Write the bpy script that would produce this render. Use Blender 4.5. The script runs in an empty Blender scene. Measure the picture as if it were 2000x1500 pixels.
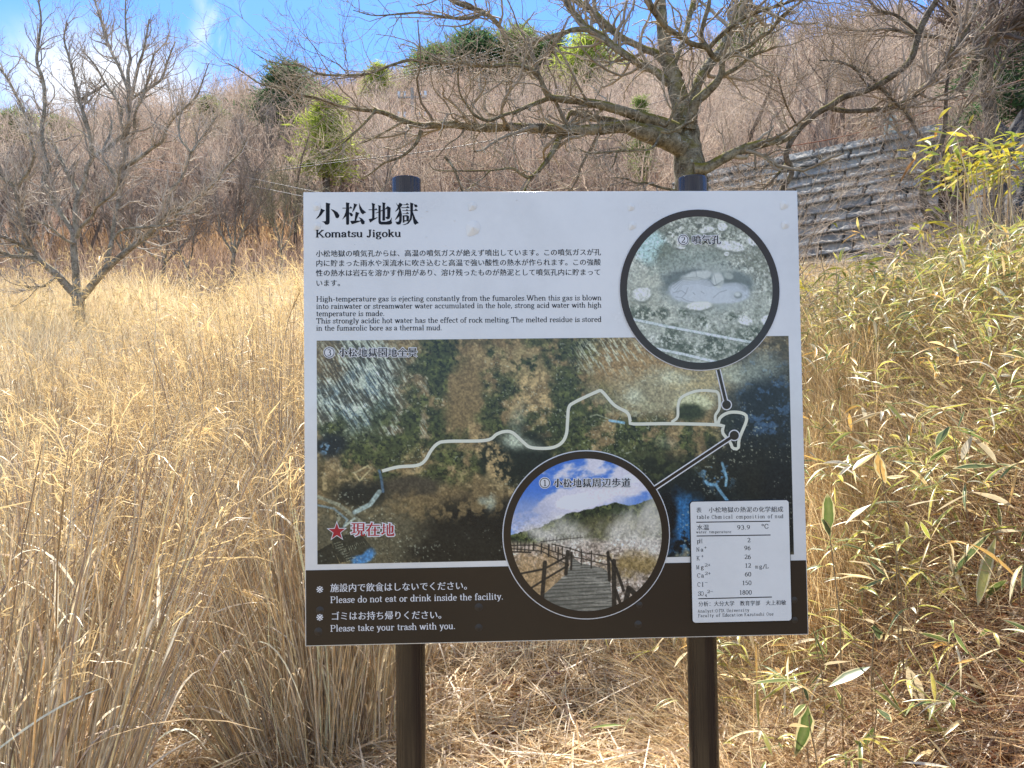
import bpy, math
import numpy as np
from mathutils import Matrix, Vector
R = math.radians
SC = bpy.context.scene
COL = SC.collection

# ------------------------------------------------------------------ camera
EYE = 1.55
F = 1503.0                                   # focal length in photo pixels (2000 wide)
PITCH, ROLL = 0.03325534, -0.01315164
cp, sp, cr, sr = math.cos(PITCH), math.sin(PITCH), math.cos(ROLL), math.sin(ROLL)
FWD = np.array([0, cp, sp]); _up = np.array([0, -sp, cp]); _rt = np.array([1.0, 0, 0])
RT = _rt * cr + _up * sr
UP = -_rt * sr + _up * cr
cam_d = bpy.data.cameras.new('camera'); cam = bpy.data.objects.new('camera', cam_d); COL.objects.link(cam)
cam_d.sensor_width = 36; cam_d.lens = F / 2000 * 36
cam_d.clip_start = 0.05; cam_d.clip_end = 2000
cam.matrix_world = Matrix(((RT[0], UP[0], -FWD[0], 0), (RT[1], UP[1], -FWD[1], 0), (RT[2], UP[2], -FWD[2], EYE), (0, 0, 0, 1)))
SC.camera = cam

# ------------------------------------------------------------------ light
SUN_EL, SUN_AZ = 54.0, -8.0                  # azimuth clockwise from +Y (the view direction): the sun stands behind the sign
SKY_STRENGTH, SUN_STRENGTH, EXPOSURE = 0.11, 5.0, 1.32
w = bpy.data.worlds.new('World'); SC.world = w; w.use_nodes = True
nt = w.node_tree; nt.nodes.clear()
def nd(nt, t, **k):
    n = nt.nodes.new(t)
    for a, v in k.items(): setattr(n, a, v)
    return n
out = nd(nt, 'ShaderNodeOutputWorld'); bg = nd(nt, 'ShaderNodeBackground')
sky = nd(nt, 'ShaderNodeTexSky', sky_type='NISHITA', sun_disc=False)
sky.sun_elevation = R(SUN_EL); sky.sun_rotation = R(SUN_AZ)
sky.air_density = 1.0; sky.dust_density = 0.15; sky.ozone_density = 3.0; sky.altitude = 800
bg.inputs['Strength'].default_value = SKY_STRENGTH
tc = nd(nt, 'ShaderNodeTexCoord')
def pix_dir(x, y):
    v = RT * (x - 1000) / F - UP * (y - 750) / F + FWD
    return v / np.linalg.norm(v)
def noise(nt, vec, scale, detail=6, rough=0.55, dist=0.0):
    n = nd(nt, 'ShaderNodeTexNoise'); n.inputs['Scale'].default_value = scale
    n.inputs['Detail'].default_value = detail; n.inputs['Roughness'].default_value = rough; n.inputs['Distortion'].default_value = dist
    if vec is not None: nt.links.new(vec, n.inputs['Vector'])
    return n.outputs['Fac']
def math_n(nt, op, a, b=None, c=None, clamp=False):
    n = nd(nt, 'ShaderNodeMath', operation=op, use_clamp=clamp)
    for i, v in enumerate((a, b, c)):
        if v is None: continue
        if isinstance(v, (int, float)): n.inputs[i].default_value = v
        else: nt.links.new(v, n.inputs[i])
    return n.outputs[0]
def maprange(nt, v, a, b, c=0.0, d=1.0, smooth=True):
    n = nd(nt, 'ShaderNodeMapRange', interpolation_type='SMOOTHSTEP' if smooth else 'LINEAR')
    nt.links.new(v, n.inputs['Value'])
    for k, x in zip(('From Min', 'From Max', 'To Min', 'To Max'), (a, b, c, d)): n.inputs[k].default_value = x
    return n.outputs['Result']
def dirblob(x, y, ax, ay, r0, r1):
    """soft elliptical patch of cloud around a direction of the sky (metres on the unit sphere)"""
    c = pix_dir(x, y); e1 = np.cross(c, [0, 0, 1]); e1 /= np.linalg.norm(e1); e2 = np.cross(e1, c)
    a, b = math.cos(ay), math.sin(ay)
    f1 = e1 * a + e2 * b; f2 = -e1 * b + e2 * a
    sub = nd(nt, 'ShaderNodeVectorMath', operation='SUBTRACT'); nt.links.new(tc.outputs['Generated'], sub.inputs[0]); sub.inputs[1].default_value = c
    q = []
    for f, s in ((f1, ax[0]), (f2, ax[1])):
        dt = nd(nt, 'ShaderNodeVectorMath', operation='DOT_PRODUCT'); nt.links.new(sub.outputs[0], dt.inputs[0]); dt.inputs[1].default_value = f / s
        q.append(math_n(nt, 'MULTIPLY', dt.outputs['Value'], dt.outputs['Value']))
    rr = math_n(nt, 'SQRT', math_n(nt, 'ADD', *q))
    return maprange(nt, rr, r0, r1, 1, 0)
n1 = noise(nt, tc.outputs['Generated'], 7, 8, .6, .4); n2 = noise(nt, tc.outputs['Generated'], 14, 8, .62, .8)
cl1 = math_n(nt, 'MULTIPLY', dirblob(215, 190, (.165, .10), 0.0, .1, 1.0), maprange(nt, n1, .28, .50), clamp=True)
cl2 = math_n(nt, 'MULTIPLY', dirblob(418, 75, (.034, .060), -0.35, .0, 1.0), maprange(nt, n2, .40, .66, 0, .8), clamp=True)
cl3 = math_n(nt, 'MULTIPLY', dirblob(470, 215, (.10, .05), 0.0, .1, 1.0), maprange(nt, n1, .3, .6, 0, .85), clamp=True)
cl4 = math_n(nt, 'MULTIPLY', dirblob(402, 15, (.016, .05), 0.3, .0, 1.0), maprange(nt, n2, .4, .7, 0, .45), clamp=True)
cl = math_n(nt, 'MAXIMUM', math_n(nt, 'MAXIMUM', cl1, cl2), math_n(nt, 'MAXIMUM', cl3, cl4))
# added broken white cloud in the unseen sky behind the camera, lighting the board
sxyz = nd(nt, 'ShaderNodeSeparateXYZ'); nt.links.new(tc.outputs['Generated'], sxyz.inputs[0])
back = math_n(nt, 'MULTIPLY', maprange(nt, sxyz.outputs['Y'], .15, -.25), maprange(nt, sxyz.outputs['Z'], .02, .12))
fill_cl = math_n(nt, 'MULTIPLY', back, maprange(nt, noise(nt, tc.outputs['Generated'], 2.2, 7, .6), .40, .62, 0, .68))
cl = math_n(nt, 'MAXIMUM', cl, fill_cl)
mx = nd(nt, 'ShaderNodeMix', data_type='RGBA')
tint = nd(nt, 'ShaderNodeMix', data_type='RGBA', blend_type='MULTIPLY'); tint.inputs[0].default_value = 1.0
nt.links.new(sky.outputs[0], tint.inputs[6]); tint.inputs[7].default_value = (.53, .755, 1.03, 1)
nt.links.new(cl, mx.inputs[0]); nt.links.new(tint.outputs[2], mx.inputs[6]); mx.inputs[7].default_value = (4.9, 5.0, 5.1, 1)
nt.links.new(mx.outputs[2], bg.inputs['Color']); nt.links.new(bg.outputs[0], out.inputs[0])
sd = bpy.data.lights.new('sun', 'SUN'); so = bpy.data.objects.new('sun', sd); COL.objects.link(so)
sd.energy = SUN_STRENGTH; sd.angle = R(0.53); sd.color = (1.0, .945, .86)
sv = Vector((math.sin(R(SUN_AZ)) * math.cos(R(SUN_EL)), math.cos(R(SUN_AZ)) * math.cos(R(SUN_EL)), math.sin(R(SUN_EL))))
so.rotation_euler = (-sv).to_track_quat('-Z', 'Y').to_euler()
so.location = sv * 50
vs = SC.view_settings; vs.view_transform = 'Standard'; vs.look = 'None'; vs.exposure = EXPOSURE; vs.gamma = 1
SC.cycles.max_bounces = 6; SC.cycles.transparent_max_bounces = 8
SC.cycles.diffuse_bounces = 3; SC.cycles.glossy_bounces = 3; SC.cycles.transmission_bounces = 4

# ------------------------------------------------------------------ small helpers
def W(x, y, D):
    """the point at forward distance D seen at photo pixel (x, y)"""
    v = RT * (x - 1000) / F - UP * (y - 750) / F + FWD
    return v * (D / v[1]) + np.array([0, 0, EYE])
def unit(v): return v / (np.linalg.norm(v, axis=-1, keepdims=True) + 1e-9)
def lin(c):
    c = np.asarray(c, float)
    return np.where(c <= .04045, c / 12.92, ((np.maximum(c, 0) + .055) / 1.055) ** 2.4)
def S(*c): return lin(np.array(c) / 255.0)
def smooth(a, b, x):
    t = np.clip((x - a) / (b - a), 0, 1); return t * t * (3 - 2 * t)
def tag(o, label=None, cat=None, group=None, kind=None):
    if label: o['label'] = label
    if cat: o['category'] = cat
    if group: o['group'] = group
    if kind: o['kind'] = kind
    return o
def empty(name, loc, rz=0.0):
    o = bpy.data.objects.new(name, None); COL.objects.link(o); o.empty_display_size = .2
    o.location = [float(a) for a in loc]; o.rotation_euler = (0, 0, rz); return o
class Acc:
    """collects vertices, quads/triangles and colours of ONE mesh object"""
    def __init__(s): s.v = []; s.q = []; s.t = []; s.c = []; s.n = 0
    def add(s, v, q=None, t=None, c=None):
        v = np.asarray(v, np.float32).reshape(-1, 3)
        if q is not None and len(q): s.q.append(np.asarray(q, np.int64).reshape(-1, 4) + s.n)
        if t is not None and len(t): s.t.append(np.asarray(t, np.int64).reshape(-1, 3) + s.n)
        c = np.array([.5, .5, .5]) if c is None else np.asarray(c, np.float32)
        s.c.append(np.broadcast_to(c, (len(v), 3)).astype(np.float32)); s.v.append(v); s.n += len(v)
    def build(s, name, mat, parent=None, smooth=False, origin=None):
        V = np.concatenate(s.v) if s.v else np.zeros((0, 3), np.float32)
        if origin is not None: V = V - np.asarray(origin, np.float32)
        Q = np.concatenate(s.q) if s.q else np.zeros((0, 4), np.int64)
        T = np.concatenate(s.t) if s.t else np.zeros((0, 3), np.int64)
        me = bpy.data.meshes.new(name)
        me.vertices.add(len(V)); me.vertices.foreach_set('co', V.astype(np.float32).ravel())
        nl = len(Q) * 4 + len(T) * 3
        me.loops.add(nl); me.loops.foreach_set('vertex_index', np.concatenate([Q.ravel(), T.ravel()]).astype(np.int32))
        me.polygons.add(len(Q) + len(T))
        me.polygons.foreach_set('loop_start', np.concatenate([np.arange(len(Q)) * 4, len(Q) * 4 + np.arange(len(T)) * 3]).astype(np.int32))
        if smooth: me.polygons.foreach_set('use_smooth', np.ones(len(Q) + len(T), bool))
        me.update(calc_edges=True)
        at = me.color_attributes.new('Col', 'FLOAT_COLOR', 'POINT')
        C = np.ones((len(V), 4), np.float32); C[:, :3] = np.concatenate(s.c) if s.c else 0
        at.data.foreach_set('color', C.ravel())
        me.materials.append(mat)
        o = bpy.data.objects.new(name, me); COL.objects.link(o)
        if parent is not None: o.parent = parent
        if origin is not None and parent is None: o.location = [float(a) for a in origin]
        return o
def tubes(A, P, Rr, sides=3, col=(.3, .25, .2), cap=False):
    """N polylines of K points with radii -> prisms"""
    P = np.asarray(P, float); Rr = np.asarray(Rr, float)
    if P.ndim == 2: P = P[None]; Rr = Rr[None]
    N, K, _ = P.shape
    if N == 0: return
    T = np.empty_like(P); T[:, 1:-1] = P[:, 2:] - P[:, :-2]; T[:, 0] = P[:, 1] - P[:, 0]; T[:, -1] = P[:, -1] - P[:, -2]
    T = unit(T)
    m = unit(P[:, -1] - P[:, 0])
    ref = np.where(np.abs(m[:, 2:3]) > .8, np.array([[1.0, 0.2, 0]]), np.array([[0, .15, 1.0]]))[:, None, :]
    n1 = unit(ref - (ref * T).sum(-1, keepdims=True) * T); n2 = np.cross(T, n1)
    a = np.arange(sides) / sides * 2 * np.pi
    V = P[:, :, None, :] + Rr[:, :, None, None] * (np.cos(a)[None, None, :, None] * n1[:, :, None, :] + np.sin(a)[None, None, :, None] * n2[:, :, None, :])
    i = np.arange(N)[:, None, None] * K * sides; k = np.arange(K - 1)[None, :, None] * sides; s_ = np.arange(sides)[None, None, :]
    s2 = (s_ + 1) % sides
    q = np.stack([i + k + s_, i + k + s2, i + k + sides + s2, i + k + sides + s_], -1)
    c = np.asarray(col, float)
    if c.ndim == 2: c = np.repeat(c, K * sides, axis=0)
    A.add(V, q, c=c)
    if cap:
        for e in (0, K - 1):
            f = [list(np.arange(sides) + e * sides)]
            ctr = V[:, e].mean(1)
            for n in range(N):
                A.add(np.vstack([V[n, e], ctr[n]]), t=[(j, (j + 1) % sides, sides) if e else ((j + 1) % sides, j, sides) for j in range(sides)],
                      c=c if c.ndim == 1 else c[n * K * sides])
def ribbons(A, P, Wd, side, col):
    """N polylines of K points, widths (N,K), side vectors (N,3) -> flat blades"""
    N, K, _ = P.shape
    if N == 0: return
    sv_ = side[:, None, :] * Wd[:, :, None] * .5
    V = np.stack([P - sv_, P + sv_], 2)
    i = np.arange(N)[:, None] * K * 2; k = np.arange(K - 1)[None, :] * 2
    q = np.stack([i + k, i + k + 1, i + k + 3, i + k + 2], -1)
    c = np.asarray(col, float)
    if c.ndim == 2: c = np.repeat(c, K * 2, axis=0)
    elif c.ndim == 3: c = np.repeat(c.reshape(-1, 3), 2, axis=0)
    A.add(V, q, c=c)
LW = np.array([0.02, .45, .80, 1.0, .97, .80, .48, .03])          # lance-shaped leaf outline
def leaves(A, base, d, L, Wd, droop, rng, cc, ce, fold=.25, marg=.30, twist=.5):
    """lance-shaped leaves: centre colour cc, margin colour ce (N,3)"""
    N = len(base); K = len(LW)
    d = unit(d); sid = np.cross(d, np.array([0, 0, 1.0])) + rng.normal(0, twist, (N, 3)); sid = unit(sid - (sid * d).sum(1, keepdims=True) * d)
    up = unit(np.cross(sid, d))
    t = np.linspace(0, 1, K)
    P = base[:, None] + d[:, None] * (L[:, None] * t)[:, :, None]
    P[:, :, 2] -= (L * droop)[:, None] * t ** 2
    P += sid[:, None] * (L * rng.normal(0, .09, N))[:, None, None] * (t ** 2)[None, :, None]
    wob = 1 + rng.normal(0, .06, (N, K, 1))
    hw = Wd[:, None, None] * .5 * LW[None, :, None] * wob
    u = np.array([-1, -(1 - marg) - .04, -(1 - marg) + .04, 0, (1 - marg) - .04, (1 - marg) + .04, 1.0]); M = len(u)
    jit = rng.normal(0, .10, (N, K, 1)) * np.array([0, 1, 1, 0, -1, -1, 0])[None, None]
    uu = u[None, None] + jit
    V = P[:, :, None, :] + sid[:, None, None, :] * (hw * uu)[..., None] + up[:, None, None, :] * (np.abs(hw * uu) * fold)[..., None]
    C = np.empty((N, K, M, 3)); C[:] = cc[:, None, None]
    C[:, :, [0, 1, 5, 6]] = ce[:, None, None]; C[:, :, 3] = cc[:, None] * .85 + ce[:, None] * .15
    C[:, -1] = ce[:, None]; C *= 1 + rng.normal(0, .07, (N, K, M, 1))
    i = np.arange(N)[:, None, None] * K * M; k = np.arange(K - 1)[None, :, None] * M; m = np.arange(M - 1)[None, None]
    q = np.stack([i + k + m, i + k + m + 1, i + k + M + m + 1, i + k + M + m], -1)
    A.add(V, q, c=np.clip(C, 0.002, 1).reshape(-1, 3))
def box(A, x0, x1, y0, y1, z0, z1, c=None):
    v = [(x, y, z) for x in (x0, x1) for y in (y0, y1) for z in (z0, z1)]
    A.add(v, [(0, 1, 3, 2), (4, 6, 7, 5), (0, 4, 5, 1), (2, 3, 7, 6), (0, 2, 6, 4), (1, 5, 7, 3)], c=c)
def spline(pts, n):
    """Catmull-Rom through pts (K,d), n samples evenly by chord length"""
    p = np.asarray(pts, float)
    if len(p) < 3:
        t = np.linspace(0, 1, n)[:, None]; return p[0] * (1 - t) + p[-1] * t
    s_ = np.r_[0, np.cumsum(np.maximum(np.linalg.norm(np.diff(p[:, :2], axis=0), axis=1), 1e-6))]
    e = np.vstack([2 * p[0] - p[1], p, 2 * p[-1] - p[-2]])
    u = np.linspace(0, s_[-1], n); k = np.clip(np.searchsorted(s_, u, side='right') - 1, 0, len(p) - 2)
    t = ((u - s_[k]) / (s_[k + 1] - s_[k]))[:, None]
    a, b, c, d = e[k], e[k + 1], e[k + 2], e[k + 3]
    return .5 * (2 * b + (c - a) * t + (2 * a - 5 * b + 4 * c - d) * t ** 2 + (3 * b - a - 3 * c + d) * t ** 3)
def grow(P, Rr, count, lmin, lmax, amin, amax, rng, K=6, crook=.22, up=.1, tmin=.15, rk=.55, rmin=.0015, taper=.35):
    """count side shoots on the parents P (N,Kp,3), chosen in proportion to length"""
    N, Kp, _ = P.shape
    L = np.linalg.norm(np.diff(P, axis=1), axis=2).sum(1)
    i = rng.choice(N, count, p=L / L.sum()); t = tmin + (1 - tmin) * rng.random(count) ** .85
    f = t * (Kp - 1); k = np.minimum(f.astype(int), Kp - 2); g = (f - k)[:, None]
    p = P[i, k] * (1 - g) + P[i, k + 1] * g; r = Rr[i, k] * (1 - g[:, 0]) + Rr[i, k + 1] * g[:, 0]
    T = unit(P[i, k + 1] - P[i, k])
    q = rng.normal(size=(count, 3)); q = unit(q - (q * T).sum(1, keepdims=True) * T)
    a = rng.uniform(amin, amax, count)[:, None]
    d = unit(np.cos(a) * T + np.sin(a) * q)
    ln = rng.uniform(lmin, lmax, count) * (1.1 - .5 * t)
    r0 = np.maximum(r * rk * rng.uniform(.7, 1.1, count), rmin)
    out = np.empty((count, K, 3)); out[:, 0] = p
    for j in range(1, K):
        d = d + rng.normal(0, crook, (count, 3)); d[:, 2] += up; d = unit(d)
        out[:, j] = out[:, j - 1] + d * (ln / (K - 1))[:, None]
    tt = np.linspace(1, taper, K)
    return out, np.maximum(r0[:, None] * tt[None], rmin * .7)

# ------------------------------------------------------------------ materials
def newmat(name):
    m = bpy.data.materials.new(name); m.use_nodes = True; m.node_tree.nodes.clear(); return m, m.node_tree
def principled(name, base=(.5, .5, .5), rough=.5, spec=.5, metal=0.0, coat=0.0):
    m, t = newmat(name); o = nd(t, 'ShaderNodeOutputMaterial'); p = nd(t, 'ShaderNodeBsdfPrincipled')
    p.inputs['Base Color'].default_value = (*base, 1); p.inputs['Roughness'].default_value = rough
    p.inputs['Specular IOR Level'].default_value = spec; p.inputs['Metallic'].default_value = metal; p.inputs['Coat Weight'].default_value = coat
    t.links.new(p.outputs[0], o.inputs[0]); return m, t, p
def plantmat(name, trans=.35, gloss=.0, rough=.4, grain=60.0, var=.25):
    """leaf/straw: pigment from the mesh, broken by fibre noise, light passing through"""
    m, t = newmat(name); o = nd(t, 'ShaderNodeOutputMaterial')
    at = nd(t, 'ShaderNodeAttribute', attribute_name='Col'); tcn = nd(t, 'ShaderNodeTexCoord')
    f = maprange(t, noise(t, tcn.outputs['Object'], grain, 3, .6), .25, .75, 1 - var, 1 + var, smooth=False)
    mu = nd(t, 'ShaderNodeVectorMath', operation='SCALE'); t.links.new(at.outputs['Color'], mu.inputs[0]); t.links.new(f, mu.inputs['Scale'])
    d = nd(t, 'ShaderNodeBsdfDiffuse'); tr = nd(t, 'ShaderNodeBsdfTranslucent'); ms = nd(t, 'ShaderNodeMixShader'); ms.inputs[0].default_value = trans
    t.links.new(mu.outputs[0], d.inputs[0]); t.links.new(mu.outputs[0], tr.inputs[0]); t.links.new(d.outputs[0], ms.inputs[1]); t.links.new(tr.outputs[0], ms.inputs[2])
    last = ms.outputs[0]
    if gloss:
        g = nd(t, 'ShaderNodeBsdfGlossy'); g.inputs['Roughness'].default_value = rough; m2 = nd(t, 'ShaderNodeMixShader'); m2.inputs[0].default_value = gloss
        t.links.new(last, m2.inputs[1]); t.links.new(g.outputs[0], m2.inputs[2]); last = m2.outputs[0]
    t.links.new(last, o.inputs[0]); return m
def printmat(name, rough=.28, spec=.35):
    m, t, p = principled(name, rough=rough, spec=spec)
    at = nd(t, 'ShaderNodeAttribute', attribute_name='Col'); t.links.new(at.outputs['Color'], p.inputs['Base Color']); return m
def barkmat(name, a, b, moss=.0, lichen=.0):
    m, t, p = principled(name, rough=.9, spec=.15)
    tcn = nd(t, 'ShaderNodeTexCoord')
    n1 = noise(t, tcn.outputs['Object'], 9, 6, .65); n2 = noise(t, tcn.outputs['Object'], 45, 5, .7)
    mixf = maprange(t, math_n(t, 'ADD', math_n(t, 'MULTIPLY', n1, .6), math_n(t, 'MULTIPLY', n2, .4)), .38, .62)
    mx_ = nd(t, 'ShaderNodeMix', data_type='RGBA'); t.links.new(mixf, mx_.inputs[0]); mx_.inputs[6].default_value = (*a, 1); mx_.inputs[7].default_value = (*b, 1)
    last = mx_.outputs[2]
    if lichen:
        l = maprange(t, noise(t, tcn.outputs['Object'], 14, 5, .7, .5), .60, .66, 0, lichen)
        m3 = nd(t, 'ShaderNodeMix', data_type='RGBA'); t.links.new(l, m3.inputs[0]); t.links.new(last, m3.inputs[6]); m3.inputs[7].default_value = (.42, .43, .38, 1); last = m3.outputs[2]
    if moss:
        ge = nd(t, 'ShaderNodeNewGeometry'); se = nd(t, 'ShaderNodeSeparateXYZ'); t.links.new(ge.outputs['Normal'], se.inputs[0])
        up_ = maprange(t, se.outputs['Z'], -.05, .6); mn = maprange(t, noise(t, tcn.outputs['Object'], 5, 4, .6), .42, .54, 0, moss)
        mf = math_n(t, 'MULTIPLY', up_, mn)
        m4 = nd(t, 'ShaderNodeMix', data_type='RGBA'); t.links.new(mf, m4.inputs[0]); t.links.new(last, m4.inputs[6]); m4.inputs[7].default_value = (.20, .17, .03, 1); last = m4.outputs[2]
    t.links.new(last, p.inputs['Base Color'])
    bp = nd(t, 'ShaderNodeBump'); bp.inputs['Strength'].default_value = .8; bp.inputs['Distance'].default_value = .02
    t.links.new(math_n(t, 'ADD', n2, n1), bp.inputs['Height']); t.links.new(bp.outputs[0], p.inputs['Normal'])
    return m
M_STRAW = plantmat('dry_straw', .42, .05, .45, 30, .22)
M_FIELD = plantmat('dry_field_grass', .42, 0, .5, 8, .15)
M_SASA = plantmat('bamboo_leaf', .40, .06, .35, 60, .15)
M_TWIG = plantmat('bare_twig', .0, 0, .5, 20, .25)
M_NEEDLE = plantmat('conifer_needles', .45, 0, .5, 3, .25)
M_WOOD = plantmat('far_twig', .42, 0, .5, 2, .2)
M_BARK = barkmat('oak_bark', (.085, .068, .045), (.34, .295, .205), 1.0, .8)
M_BARK2 = barkmat('grey_bark', (.15, .13, .10), (.44, .40, .33), .35, .8)
M_BARK3 = barkmat('dark_bark', (.07, .055, .04), (.24, .20, .155), .8, .2)

# ------------------------------------------------------------------ terrain
rng = np.random.default_rng(5)
def vnoise(x, y, seed=0):
    """smooth 2-D value noise in 0..1"""
    x = np.asarray(x, float); y = np.asarray(y, float)
    xi = np.floor(x).astype(np.int64); yi = np.floor(y).astype(np.int64); fx = x - xi; fy = y - yi
    fx = fx * fx * (3 - 2 * fx); fy = fy * fy * (3 - 2 * fy)
    def h(a, b):
        n = (a * 374761393 + b * 668265263 + seed * 974634541) & 0xffffffff
        n = ((n ^ (n >> 13)) * 1274126177) & 0xffffffff
        return ((n ^ (n >> 16)) & 0xffff) / 65535.0
    return (h(xi, yi) * (1 - fx) + h(xi + 1, yi) * fx) * (1 - fy) + (h(xi, yi + 1) * (1 - fx) + h(xi + 1, yi + 1) * fx) * fy
def fbm(x, y, seed=0, oct=4, gain=.5):
    a = 1.0; s = 0.0; n = 0.0
    for o in range(oct):
        s = s + a * vnoise(np.asarray(x) * 2 ** o, np.asarray(y) * 2 ** o, seed + o * 17); n += a; a *= gain
    return s / n
WA = np.array([8.94, 16.12]); WD = np.array([-.8, .6]); WN = np.array([-.6, -.8])       # line of the retaining wall: start, direction, face normal
WLEN, WTOP = 6.8, 8.15
def ground(X, Y):
    X = np.asarray(X, float); Y = np.asarray(Y, float)
    p = np.interp(Y, [-60, 0, 3.6, 6, 9, 13, 18, 22, 28], [0, 0, 0, .42, 1.5, 2.95, 3.65, 4.6, 6.6])
    ridge = np.interp(X, [-110, -60, -44, -34, -8, 15, 60, 120], [38, 39, 40, 46, 49, 50, 57, 62])
    s = np.clip((Y - 28) / 90, 0, 1)
    p = p + (ridge - 6.6) * s ** 1.12 - np.clip(Y - 118, 0, 400) * .25
    bank = 1.75 * smooth(.75, 3.7, X) * smooth(-1, 2.5, Y) * (1 - smooth(20, 34, Y))
    sd_ = -((X - WA[0]) * WN[0] + (Y - WA[1]) * WN[1])                                  # distance behind the wall line
    al = (X - WA[0]) * WD[0] + (Y - WA[1]) * WD[1]
    up = smooth(2.5, 3.3, sd_) * smooth(WLEN + 2.5, WLEN - .5, al) * (1 - smooth(24, 34, Y))
    z = p + bank - 1.1 * smooth(1.4, 3.2, X) * smooth(5.2, 9, Y) * (1 - smooth(20, 27, Y))
    z = z + up * np.maximum(WTOP - .3 + .25 * np.clip(sd_ - 3, 0, 20) - z, 0)
    return z + (fbm(X * .8, Y * .8, 3, 3) - .5) * .16 * smooth(2, 6, np.hypot(X, Y))
xs = np.sinh(np.linspace(-5.6, 5.6, 230)) * .95; ys = np.r_[np.linspace(-60, -4, 12), np.linspace(-3, 30, 150), 30 + np.sinh(np.linspace(.05, 5.2, 70)) * 2.6]
gx, gy = np.meshgrid(xs, ys); gz = ground(gx, gy)
A = Acc(); nx = len(xs)
i, j = np.meshgrid(np.arange(nx - 1), np.arange(len(ys) - 1)); b = (j * nx + i).ravel()
A.add(np.stack([gx, gy, gz], -1), np.stack([b, b + 1, b + nx + 1, b + nx], -1))
m, t, p = principled('ground_soil', rough=1, spec=.05)
tcn = nd(t, 'ShaderNodeTexCoord')
r = nd(t, 'ShaderNodeValToRGB'); t.links.new(noise(t, tcn.outputs['Object'], 6, 8, .75), r.inputs[0])
r.color_ramp.elements[0].position = .3; r.color_ramp.elements[0].color = (.05, .03, .016, 1)
r.color_ramp.elements[1].position = .7; r.color_ramp.elements[1].color = (.52, .39, .22, 1); grd_n = maprange(t, noise(t, tcn.outputs['Object'], .8, 4, .6), .42, .58, .35, 1.0)
r2 = nd(t, 'ShaderNodeValToRGB'); t.links.new(noise(t, tcn.outputs['Object'], .35, 8, .7), r2.inputs[0])
r2.color_ramp.elements[0].position = .3; r2.color_ramp.elements[0].color = (.17, .115, .085, 1)
r2.color_ramp.elements[1].position = .7; r2.color_ramp.elements[1].color = (.36, .25, .18, 1)
se = nd(t, 'ShaderNodeSeparateXYZ'); t.links.new(tcn.outputs['Object'], se.inputs[0])
shade_soil = nd(t, 'ShaderNodeMix', data_type='RGBA'); t.links.new(maprange(t, se.outputs['X'], .9, 1.5, 0, .8), shade_soil.inputs[0]); gsc = nd(t, 'ShaderNodeVectorMath', operation='SCALE'); t.links.new(r.outputs[0], gsc.inputs[0]); t.links.new(grd_n, gsc.inputs['Scale']); t.links.new(gsc.outputs[0], shade_soil.inputs[6]); shade_soil.inputs[7].default_value = (.06, .035, .022, 1)  # soil on the bank side darkened in colour, standing in for plant shade
mx_ = nd(t, 'ShaderNodeMix', data_type='RGBA'); t.links.new(maprange(t, se.outputs['Y'], 20, 32), mx_.inputs[0]); t.links.new(shade_soil.outputs[2], mx_.inputs[6]); t.links.new(r2.outputs[0], mx_.inputs[7])
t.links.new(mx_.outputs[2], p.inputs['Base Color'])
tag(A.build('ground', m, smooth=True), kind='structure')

# ------------------------------------------------------------------ retaining wall of rough concrete blocks
BAT = math.tan(R(33))
n_s, n_t = 480, 250; HW = 4.7
ss, tt = np.meshgrid(np.linspace(0, WLEN, n_s), np.linspace(0, HW, n_t))
rowh = .29; blk = .74
row = np.floor((HW - tt) / rowh); fr = 1 - ((HW - tt) / rowh - row)          # 0 bottom of the course .. 1 top
offs = ss / blk + row * .37 + .13 * np.sin(row * 5.1); bi = np.floor(offs); fb = offs - bi
rnd = vnoise(bi * 7.3 + .5, row * 3.7 + .5, 9)
ledge = .46 + .26 * (fbm(ss * 6, row * 9 + 3, 21, 4, .6) - .5) * 2 + .42 * (rnd - .5)
dis = .13 * smooth(.07, -.07, fr - ledge) * (.55 + .7 * rnd) - .04 * (fr < .06) - .10 * (np.minimum(fb, 1 - fb) < .032)
dis = dis + .05 * (fbm(ss * 9, tt * 9, 31, 4) - .5) + .016 * (fbm(ss * 30, tt * 30, 37, 2) - .5)
base_z = WTOP - HW
off = -BAT * tt + dis
px_ = WA[0] + WD[0] * ss + WN[0] * (off + .9); py_ = WA[1] + WD[1] * ss + WN[1] * (off + .9); pz_ = base_z + tt + dis * .2
A = Acc(); i, j = np.meshgrid(np.arange(n_s - 1), np.arange(n_t - 1)); b = (j * n_s + i).ravel()
A.add(np.stack([px_, py_, pz_], -1), np.stack([b, b + 1, b + n_s + 1, b + n_s], -1), c=np.repeat((np.clip(.72 + .55 * vnoise(bi * 5.1 + .5, row * 8.3 + .5, 77), 0, 1.2) * np.where((np.minimum(fb, 1 - fb) < .036) | (fr < .07), .38, 1.0) * np.where(np.abs(fr - ledge) < .10, 1.25, .92)).reshape(-1, 1), 3, 1))  # random block tone, dirty dark joints; sunlight on the ledges painted in lighter
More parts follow.
